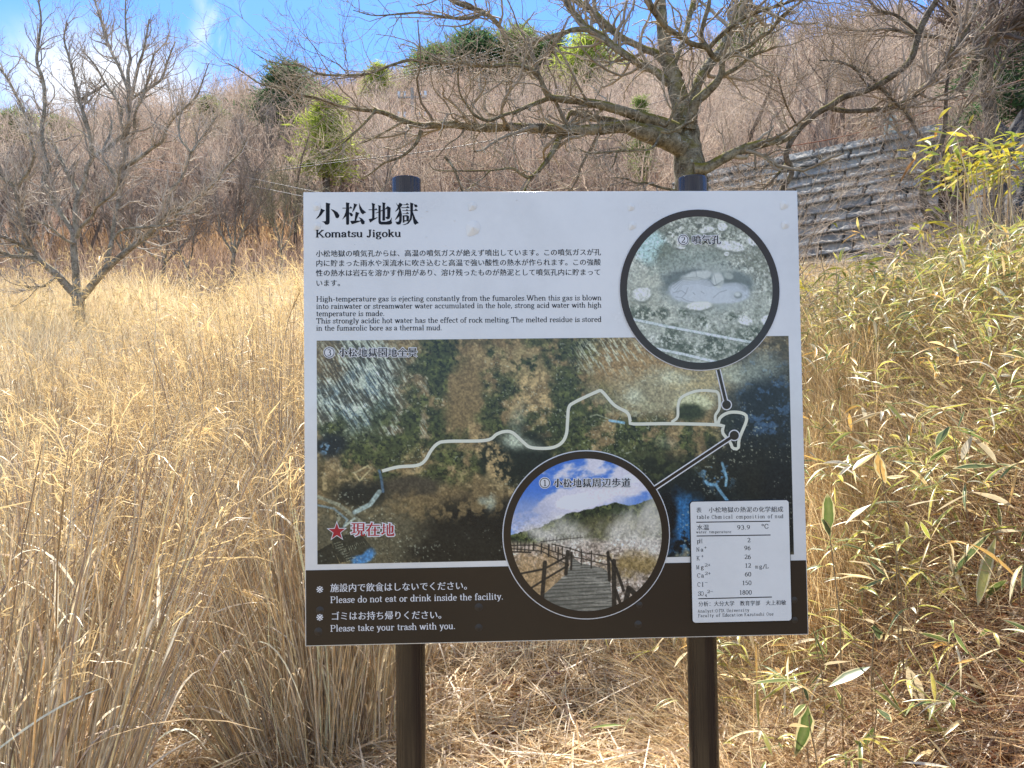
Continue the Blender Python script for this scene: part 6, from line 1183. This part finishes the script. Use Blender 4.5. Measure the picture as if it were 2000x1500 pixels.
# tall clumps one can tell apart
def clump(px, py, D, n, H, spread, label, seed, lean=(0, 0), fan=.35, r0=.18, plume=.4, wid=.0070, loose=12):
    g = np.random.default_rng(seed); b = W(px, py, D); o = np.array([b[0], D, float(ground(b[0], D))]); e = empty('grass_clump', o)
    an = g.uniform(0, 2 * np.pi, n); rr = r0 * np.sqrt(g.random(n)); off = np.c_[np.cos(an) * rr, np.sin(an) * rr]
    Hn = H * g.uniform(.6, 1.05, n); ln = off / r0 * fan + np.array(lean) + g.normal(0, spread, (n, 2))
    base = np.c_[off, ground(o[0] + off[:, 0], o[1] + off[:, 1]) - o[2] - .03]
    K = 7; t = np.linspace(0, 1, K); ph = g.normal(0, .10, (n, 2)); P = np.zeros((n, K, 3)); P[:] = base[:, None]; P[:, :, 2] += Hn[:, None] * t; P[:, :, :2] += Hn[:, None, None] * (ln[:, None] * t[None, :, None] + ph[:, None] * (t ** 2)[None, :, None])
    P[:, 1:-1] += g.normal(0, .006, (n, K - 2, 3))
    a = Acc(); rad = wid * .5 * g.uniform(.45, 1.3, n); tubes(a, P, rad[:, None] * np.linspace(1, .45, K)[None], 4, col=straw_col(n, g)); s_ = a.build('stem', M_STRAW, e); s_['kind'] = 'stuff'
    a = Acc(); m_ = int(n * .5); i = g.integers(n, size=m_); k = g.integers(1, 5, m_); bp_ = P[i, k]; d = unit(P[i, k + 1] - P[i, k]) + g.normal(0, .33, (m_, 3)); L = g.uniform(.25, .7, m_) * min(H, 1.6) / 1.6; K2 = 7; t2 = np.linspace(0, 1, K2)
    Q = bp_[:, None] + unit(d)[:, None] * (L[:, None] * t2)[:, :, None]; Q[:, :, 2] -= (L * g.uniform(.15, 1.0, m_))[:, None] * t2[None] ** 2.2
    ribbons(a, Q, (wid * 1.5 * g.uniform(.6, 1.3, m_))[:, None] * np.array([.6, 1, 1, .9, .75, .5, .1]), unit(np.c_[g.normal(0, 1, (m_, 2)), g.normal(0, .4, m_)]), straw_col(m_, g, 1.05)); q_ = a.build('dry_leaf', M_STRAW, e); q_['kind'] = 'stuff'
    sel = g.random(n) < plume
    if sel.sum():
        a = Acc(); plumes(a, P[sel, -1], unit(P[sel, -1] - P[sel, -2]), g, 9, .23, .0034); q_ = a.build('plume', M_STRAW, e); q_['kind'] = 'stuff'
    tag(e, label, 'grass clump', 'clumps of tall dry grass')
clump(30, 1640, 2.35, 190, 1.5, .10, 'nearest tall grass clump, at the bottom left corner of the photo', 71, (.12, .05), .22, .22, .25)
clump(120, 1520, 2.9, 150, 1.55, .10, 'tall straight grass clump just right of the nearest bottom left one', 72, (.10, .0), .2, .2, .35)
clump(-30, 1350, 3.2, 120, 1.5, .12, 'tall grass clump cut by the left photo edge at half height', 73, (.15, .1), .25, .3, .5)
clump(590, 1420, 3.35, 320, 1.55, .09, 'big clump fanning up and left from the foot of the first post', 74, (-.20, .04), .40, .24, .25, .0056)
clump(690, 1380, 3.6, 270, 1.5, .08, 'dense upright clump directly left of and behind the first post', 75, (-.04, .05), .2, .26, .1)
clump(560, 1300, 4.2, 260, 2.15, .06, 'tallest plumed clump touching the left edge of the board', 76, (.0, .0), .14, .30, .9, .0050)
clump(470, 1260, 4.9, 150, 1.75, .07, 'plumed clump left of the tallest one beside the board', 77, (.0, .0), .16, .3, .9)
clump(350, 1150, 5.6, 140, 1.6, .08, 'plumed clump in the middle of the field, right of the straw path', 78, (.02, 0), .18, .3, .9)
clump(215, 1130, 5.2, 140, 1.4, .09, 'plumed clump left of the straw path', 79, (.02, 0), .2, .3, .8)
clump(80, 1150, 4.8, 150, 1.45, .09, 'plumed clump near the left edge behind the nearest clumps', 80, (.06, 0), .2, .3, .8)
clump(300, 1010, 7.2, 150, 1.55, .08, 'arching plumed clump in front of the big left tree', 81, (.05, 0), .2, .35, .9)
clump(420, 1000, 7.5, 150, 1.6, .08, 'plumed clump farther back between left tree and board', 82, (0, 0), .2, .35, .9)
clump(120, 1000, 7.0, 150, 1.4, .08, 'plumed clump left of the foot of the big left tree', 83, (.04, 0), .2, .35, .8)
clump(540, 960, 7.0, 150, 1.75, .08, 'far plumed clump showing just above the tallest one', 84, (0, 0), .2, .35, .9)
clump(760, 1330, 4.3, 110, 1.0, .14, 'short clump behind the board between the two posts, by the first', 85, (.1, .1), .3, .25, 0)
# long single stalks hanging across the left field
A_ = (([(60, 1420, 2.5), (180, 1330, 2.7), (330, 1190, 2.9), (430, 1150, 3.0), (510, 1160, 3.05)], 'long arching stalk with a feathery tip sweeping low across the left grass'),
      ([(-20, 1180, 2.4), (90, 1060, 2.6), (210, 960, 2.8), (330, 850, 3.0), (400, 830, 3.1)], 'long dark stalk leaning right across the left grass, upper one'),
      ([(0, 1240, 2.4), (110, 1130, 2.6), (230, 1010, 2.8), (300, 930, 2.9), (360, 860, 3.0)], 'long stalk leaning right below the dark one at left'),
      ([(290, 1240, 3.4), (305, 1000, 3.4), (300, 760, 3.4), (306, 590, 3.5)], 'single straight pale stalk standing highest in the middle of the left field'),
      ([(565, 1000, 3.9), (545, 800, 3.9), (560, 640, 4.0), (590, 560, 4.0)], 'thin dark stalk curving beside the left board edge'))
for k, (pts, lab) in enumerate(A_):
    q = spline(np.array(pts, float), 24); P = np.array([W(*r_) for r_ in q]); o = P[0].copy(); a = Acc(); tubes(a, P - o, np.linspace(.0035, .0012, 24), 5, col=STR[(3, 5, 3, 2, 5)[k]] * .9)
    if k != 3: plumes(a, (P - o)[-3:], np.repeat(unit(P[-1:] - P[-4:-3]), 3, 0), rngg, 9, .16, .003)
    w_ = a.build('grass_stalk', M_STRAW); w_.location = [float(c) for c in o]; tag(w_, lab, 'grass stalk', 'single long grass stalks')

# ------------------------------------------------------------------ bank of dwarf bamboo and straw on the right
rngb = np.random.default_rng(33)
def bank_pts(n, g, y0=2.1, y1=11, xmin=.75, p=1.5):
    n = int(n * 1.5); Y = y0 + (y1 - y0) * g.random(n) ** p; X = g.uniform(.18, 1.0, n) * Y + g.uniform(-.1, .1, n)
    k = (X > xmin + .12 * np.maximum(Y - 5, 0)); return X[k], Y[k]
A = Acc()
X, Y = bank_pts(56000, rngb); n = len(X); Z = ground(X, Y); L = rngb.uniform(.25, .8, n) * np.interp(Y, [2, 3.2, 4.5, 11], [.6, .8, 1, 1.05]); K = 5; t = np.linspace(0, 1, K)
d = unit(np.c_[rngb.normal(-.55, .5, n), rngb.normal(-.1, .45, n), np.abs(rngb.normal(.55, .35, n)) * np.interp(Y, [2, 3.4, 4.6], [.35, .7, 1.25])])
P = np.c_[X, Y, Z - .02][:, None] + d[:, None] * (L[:, None] * t)[:, :, None]; P[:, :, 2] -= (L * rngb.uniform(0, .3, n))[:, None] * t[None] ** 2
P += np.cumsum(rngb.normal(0, .008, P.shape), 1)
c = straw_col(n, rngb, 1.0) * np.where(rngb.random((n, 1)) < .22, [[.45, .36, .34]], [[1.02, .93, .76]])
shade_zone = smooth(.30, .45, X / Y) * smooth(4.3, 3.2, Y); c = c * np.where(rngb.random((n, 1)) < .7 * shade_zone[:, None], [[.45, .36, .33]], [[1.0, 1.0, 1.0]])  # purple-brown stems at lower right, with bank shade painted into the straw colour
thin = rngb.random(n) < 1 - .55 * smooth(.33, .5, X / Y) * smooth(3.9, 3.0, Y)
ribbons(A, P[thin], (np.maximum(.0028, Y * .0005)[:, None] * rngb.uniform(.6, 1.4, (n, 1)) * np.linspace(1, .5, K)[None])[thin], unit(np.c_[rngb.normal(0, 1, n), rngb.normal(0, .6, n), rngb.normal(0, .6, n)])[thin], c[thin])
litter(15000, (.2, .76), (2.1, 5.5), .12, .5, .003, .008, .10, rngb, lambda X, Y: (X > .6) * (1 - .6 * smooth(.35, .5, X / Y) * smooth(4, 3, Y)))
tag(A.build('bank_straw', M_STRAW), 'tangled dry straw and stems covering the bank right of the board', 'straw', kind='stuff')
GRN = np.array([[.18, .25, .04], [.34, .37, .05], [.46, .44, .07], [.11, .18, .04], [.58, .50, .10]]); CRM = np.array([.76, .66, .34]); TAN = np.array([[.74, .56, .27], [.80, .66, .38], [.64, .40, .12], [.84, .76, .56]])
A = Acc()
X, Y = bank_pts(8200, rngb, 2.5, 10.5, .95, 1.1); dn = smooth(2.9, 4.8, Y); k = rngb.random(len(X)) < (.10 + .85 * dn) * (.25 + .75 * smooth(.38, .58, fbm(X * 1.3, Y * 1.3, 91, 3))); X, Y = X[k], Y[k]; n = len(X)
hc = rngb.uniform(.15, .68, n) * np.interp(Y, [2.6, 4, 10], [.55, 1, 1.15]); ln_ = np.c_[rngb.normal(-.30, .32, n), rngb.normal(-.1, .3, n)]; t = np.linspace(0, 1, 5)
C_ = np.c_[X, Y, ground(X, Y) - .02][:, None] + np.concatenate([ln_ * hc[:, None], hc[:, None]], 1)[:, None] * t[None, :, None]; C_[:, :, :2] += (ln_ * hc[:, None])[:, None] * (t ** 2)[None, :, None] * .6
tubes(A, C_, np.maximum(.0014, Y * .00018)[:, None] * np.ones((n, 5)), 3, col=np.array([.50, .37, .17]) * rngb.uniform(.6, 1.3, (n, 1)))
ci = np.repeat(np.arange(n), 5); ci = ci[rngb.random(len(ci)) < .85]; kk = rngb.integers(2, 5, len(ci)); base = C_[ci, np.where(rngb.random(len(ci)) < .7, 4, kk)]; X, Y = base[:, 0], base[:, 1]; Z = base[:, 2]; n = len(ci)
d = np.c_[rngb.normal(0, 1, (n, 2)), rngb.normal(.10, .5, n)] + np.concatenate([ln_, np.ones((len(ln_), 1)) * .2], 1)[ci] * .6
deadc = rngb.random(len(C_)); dead = (deadc[ci] * .6 + rngb.random(n) * .4 < .37)[:, None]; cc = np.where(dead, TAN[rngb.integers(4, size=n)], GRN[rngb.integers(5, size=n)]) * rngb.uniform(.75, 1.3, (n, 1)); ce = np.where(dead, cc * 1.1, CRM * rngb.uniform(.7, 1.1, (n, 1)))
leaves(A, np.c_[X, Y, Z], d, rngb.uniform(.06, .18, n), rngb.uniform(.006, .020, n), rngb.uniform(-.1, .8, n), rngb, cc, ce, marg=.26, fold=.5)
tag(A.build('dwarf_bamboo', M_SASA), 'yellow green dwarf bamboo leaves with bleached margins over the bank', 'dwarf bamboo', kind='stuff')
# brown fallen leaves in the lower right and below the board
A = Acc(); n = 8000; Y = 2.2 + 3.2 * rngb.random(n); X = rngb.uniform(-.2, .75, n) * Y; k = rngb.random(n) < .10 + .90 * smooth(.22, .45, X / Y); X, Y = X[k], Y[k]; n = len(X)
br = np.array([[.26, .11, .05], [.34, .17, .08], [.18, .07, .035], [.45, .27, .14]])[rngb.integers(4, size=n)] * rngb.uniform(.7, 1.3, (n, 1))
leaves(A, np.c_[X, Y, ground(X, Y) + rngb.uniform(.015, .09, n)], np.c_[rngb.normal(0, 1, (n, 2)), rngb.normal(0, .25, n)], rngb.uniform(.05, .11, n), rngb.uniform(.025, .05, n), rngb.uniform(-.3, .3, n), rngb, br, br * 1.1, fold=.5)
tag(A.build('leaf_litter', M_SASA), 'brown fallen oak leaves scattered between the straw', 'leaf litter', kind='stuff')
# bamboo plants in front that can be told apart: stem, and each traced leaf from (x, y) to (x, y)
G1, G2, G3, YL, DT, DP = (.055, .11, .02), (.09, .14, .03), (.035, .08, .03), (.34, .32, .06), (.52, .38, .18), (.56, .47, .30)
def sasa(label, D, stem, lvs, seed):
    g = np.random.default_rng(seed); b = W(*stem[0], D); o = np.array([b[0], b[1], float(ground(b[0], b[1]))]); e = empty('bamboo_plant', o)
    q = spline(np.array(stem, float), 14); P = np.array([W(x, y, D + dd) for (x, y), dd in zip(q, np.linspace(0, .05, 14))]); P = np.vstack([[P[0, 0], P[0, 1], min(o[2] - .03, P[0, 2] - .02)], P])
    a = Acc(); tubes(a, P - o, np.linspace(.0034, .0018, 15), 6, col=np.array([.34, .25, .13]), cap=True); a.build('stem', M_STRAW, e)
    for (xa, ya, xb, yb, wpx, col) in lvs:
        dz = g.normal(0, .06); p0, p1 = W(xa, ya, D + .02), W(xb, yb, D + .02 + dz); dv = p1 - p0; L = np.linalg.norm(dv); dead = col in (DT, DP); cc = np.array([col]); ce = cc * 1.12 if dead else np.array([CRM]) * g.uniform(.65, .9)
        a = Acc(); dr = g.uniform(.02, .12); dv2 = dv.copy(); dv2[2] += L * dr
        leaves(a, (p0 - o)[None], dv2[None], np.array([np.linalg.norm(dv2)]), np.array([wpx / F * D]), np.array([dr]), g, cc, ce, fold=.18, marg=.28 if not dead else .3, twist=.15); a.build('leaf', M_SASA, e)
    tag(e, label, 'bamboo plant', 'bamboo plants in front of the bank')
sasa('bamboo plant with one long dark green white edged leaf, low right of the second post', 2.75, [(1705, 1580), (1706, 1450), (1712, 1380), (1702, 1302)], [(1702, 1300, 1776, 1418, 34, G1), (1700, 1302, 1622, 1345, 24, G2), (1712, 1384, 1746, 1412, 18, G3), (1706, 1420, 1690, 1470, 22, G1)], 1)
sasa('bamboo plant whose leaf points up and right beside the longest leaf', 2.7, [(1784, 1600), (1790, 1490), (1797, 1418)], [(1797, 1417, 1862, 1366, 30, G1), (1790, 1470, 1742, 1500, 30, YL), (1797, 1418, 1760, 1400, 14, DT)], 2)
sasa('bamboo plant with a broad hanging leaf near the bottom right of the second post', 2.5, [(1590, 1620), (1596, 1500), (1582, 1420), (1578, 1378)], [(1578, 1378, 1578, 1490, 30, G1), (1574, 1375, 1545, 1400, 14, G2), (1580, 1420, 1545, 1420, 22, DT)], 3)
sasa('bamboo plant with a hanging narrow leaf at the bottom right board corner', 2.9, [(1612, 1400), (1605, 1320), (1588, 1225)], [(1584, 1224, 1612, 1302, 26, G1), (1606, 1300, 1655, 1290, 14, DP)], 4)
sasa('bamboo plant with flat horizontal leaves just right of the second post', 2.8, [(1580, 1500), (1572, 1410), (1566, 1332)], [(1566, 1330, 1464, 1334, 20, G2), (1566, 1334, 1580, 1372, 16, G3), (1570, 1340, 1540, 1352, 12, DP)], 5)
sasa('bamboo plant with a big split leaf drooping at the right, mid height', 3.0, [(1975, 1180), (1965, 1090), (1942, 1040)], [(1936, 1040, 1858, 1130, 36, G1), (1938, 1042, 2010, 1040, 20, DP), (1945, 1050, 1900, 1180, 22, YL)], 6)
sasa('bamboo plant with a broad white edged leaf high on the bank', 3.3, [(1905, 1080), (1880, 960), (1858, 835)], [(1856, 832, 1828, 875, 32, G2), (1862, 870, 1815, 905, 30, G2), (1872, 905, 1925, 885, 26, DP), (1878, 900, 1895, 850, 16, DP)], 7)
sasa('bamboo plant with dark green blunt leaf at the right, above the middle', 3.2, [(2000, 1100), (1960, 960), (1942, 905)], [(1942, 905, 1992, 918, 24, G3), (1945, 910, 1866, 918, 24, G3), (1946, 905, 1915, 855, 18, DP)], 8)
sasa('bamboo plant with orange drooping dead leaves in the middle of the bank', 3.1, [(1750, 1080), (1728, 960), (1712, 885)], [(1712, 884, 1668, 918, 26, (.56, .32, .09)), (1714, 886, 1718, 945, 20, (.54, .33, .10)), (1712, 884, 1745, 930, 10, DP)], 9)
sasa('bamboo plant with upright green leaf in a cream rim near the board edge', 2.9, [(1640, 1200), (1630, 1120), (1620, 1042)], [(1618, 1044, 1624, 962, 26, G2), (1622, 1050, 1612, 1010, 14, G3), (1624, 1060, 1698, 1052, 14, G2)], 10)
sasa('bamboo plant with long level leaves between bank centre and board', 3.1, [(1760, 1150), (1742, 1040), (1700, 985)], [(1700, 985, 1765, 980, 16, G3), (1702, 985, 1645, 1022, 14, G2), (1770, 990, 1840, 975, 14, DP)], 11)
sasa('bamboo plant with long pale yellow leaves at the right edge', 3.0, [(1990, 1150), (1940, 1030), (1895, 962)], [(1895, 960, 1990, 992, 26, DP), (1895, 958, 1970, 945, 14, YL), (1890, 965, 1830, 1000, 16, DP)], 12)
sasa('bamboo plant with a twisted bleached leaf at the lower right', 2.75, [(1830, 1480), (1800, 1380), (1774, 1302)], [(1772, 1302, 1800, 1386, 26, DP), (1850, 1340, 1790, 1330, 14, DT), (1880, 1330, 1960, 1372, 28, DP)], 13)
sasa('bamboo plant with short folded green leaf above the longest leaf', 2.95, [(1702, 1320), (1705, 1270), (1708, 1222)], [(1708, 1220, 1716, 1250, 24, G3), (1706, 1218, 1690, 1208, 12, DP)], 14)
sasa('bamboo plant with half dead leaf pointing up at the far right', 2.95, [(1920, 1320), (1924, 1240), (1926, 1168)], [(1926, 1170, 1958, 1130, 22, G2), (1950, 1135, 1958, 1100, 14, DP)], 15)
# yellow bamboo standing against the rock at the right edge
def bamboo_bush(px, py, D, H, n, label, seed):
    g = np.random.default_rng(seed); b = W(px, py, D); gz0 = float(ground(b[0], D)); o = np.array([b[0], D, gz0]); top = W(px, py, D)[2] - gz0; e = empty('yellow_bamboo', o)
    ns = 26; d = np.c_[g.normal(0, .16, (ns, 2)), np.ones(ns)]; K_ = 6; t = np.linspace(0, 1, K_); P = np.c_[g.normal(0, .18, (ns, 2)), np.full(ns, -.05)][:, None] + d[:, None] * (top * g.uniform(.88, 1.02, ns)[:, None] * t)[:, :, None]
    a = Acc(); tubes(a, P, np.full((ns, K_), .004), 5, col=straw_col(ns, g)); a.build('stem', M_STRAW, e)['kind'] = 'stuff'
    i = g.integers(ns, size=n); bp_ = P[i, -1] + g.normal(0, 1, (n, 3)) * [.16, .14, .07] * H; a = Acc(); yl = np.array([[.55, .46, .05], [.42, .42, .06], [.26, .32, .05], [.62, .50, .16], [.30, .14, .04]])[g.choice(5, n, p=[.32, .28, .2, .15, .05])] * g.uniform(.75, 1.25, (n, 1))
    leaves(a, bp_, np.c_[g.normal(0, 1, (n, 2)), g.normal(.2, .45, n)], g.uniform(.10, .20, n), g.uniform(.018, .032, n), g.uniform(0, .5, n), g, yl, yl * 1.15 + .04); a.build('leaf', M_SASA, e)['kind'] = 'stuff'
    tag(e, label, 'bamboo', 'yellow bamboo bushes')
bamboo_bush(1935, 285, 6.2, 1.0, 330, 'bright yellow bamboo tuft sticking up at the upper right edge', 1)
bamboo_bush(1840, 430, 7.0, .7, 70, 'small yellow green bamboo sprig at the foot of the crooked tree', 2)
bamboo_bush(1700, 505, 6.6, .6, 60, 'low bamboo sprig in front of the middle of the block wall', 3)
bamboo_bush(1990, 480, 5.4, .9, 70, 'yellow bamboo below the bright tuft at the right edge', 4)
# tall straw standing along the top of the bank
A = Acc(); n = 16000; Y = rngb.uniform(5.2, 17, n); X = rngb.uniform(.33, .75, n) * Y; k = (rngb.random(n) < .35 + .65 * smooth(.52, .64, X / Y) + .6 * (Y > 9)) & (-((X - WA[0]) * WN[0] + (Y - WA[1]) * WN[1]) < -1.6); X, Y = X[k], Y[k]; n = len(X)
blades(A, np.c_[X, Y, ground(X, Y) - .03], rngb.uniform(.35, .8, n) * np.interp(X / Y, [.35, .55, .70], [.7, .8, 1.5]), rngb.normal(0, .2, (n, 2)) - [.1, 0], np.maximum(.004, Y * .0005) * np.ones(n), rngb, 6, straw_col(n, rngb, 1.0) * [1, .92, .72], .25)
n = 5200; Y = rngb.uniform(3.6, 6.5, n); X = (.36 + .11 * rngb.random(n) ** 1.4) * Y; blades(A, np.c_[X, Y, ground(X, Y) - .03], rngb.uniform(.4, .95, n) * np.interp(Y, [3.6, 5], [.7, 1.1]), rngb.normal(0, .13, (n, 2)) - [.05, 0], np.maximum(.0032, Y * .00045) * np.ones(n), rngb, 6, straw_col(n, rngb, 1.0) * [1, .88, .66], .18)
tag(A.build('bank_grass', M_FIELD), 'standing dry grass along the top of the right bank', 'grass', kind='stuff')
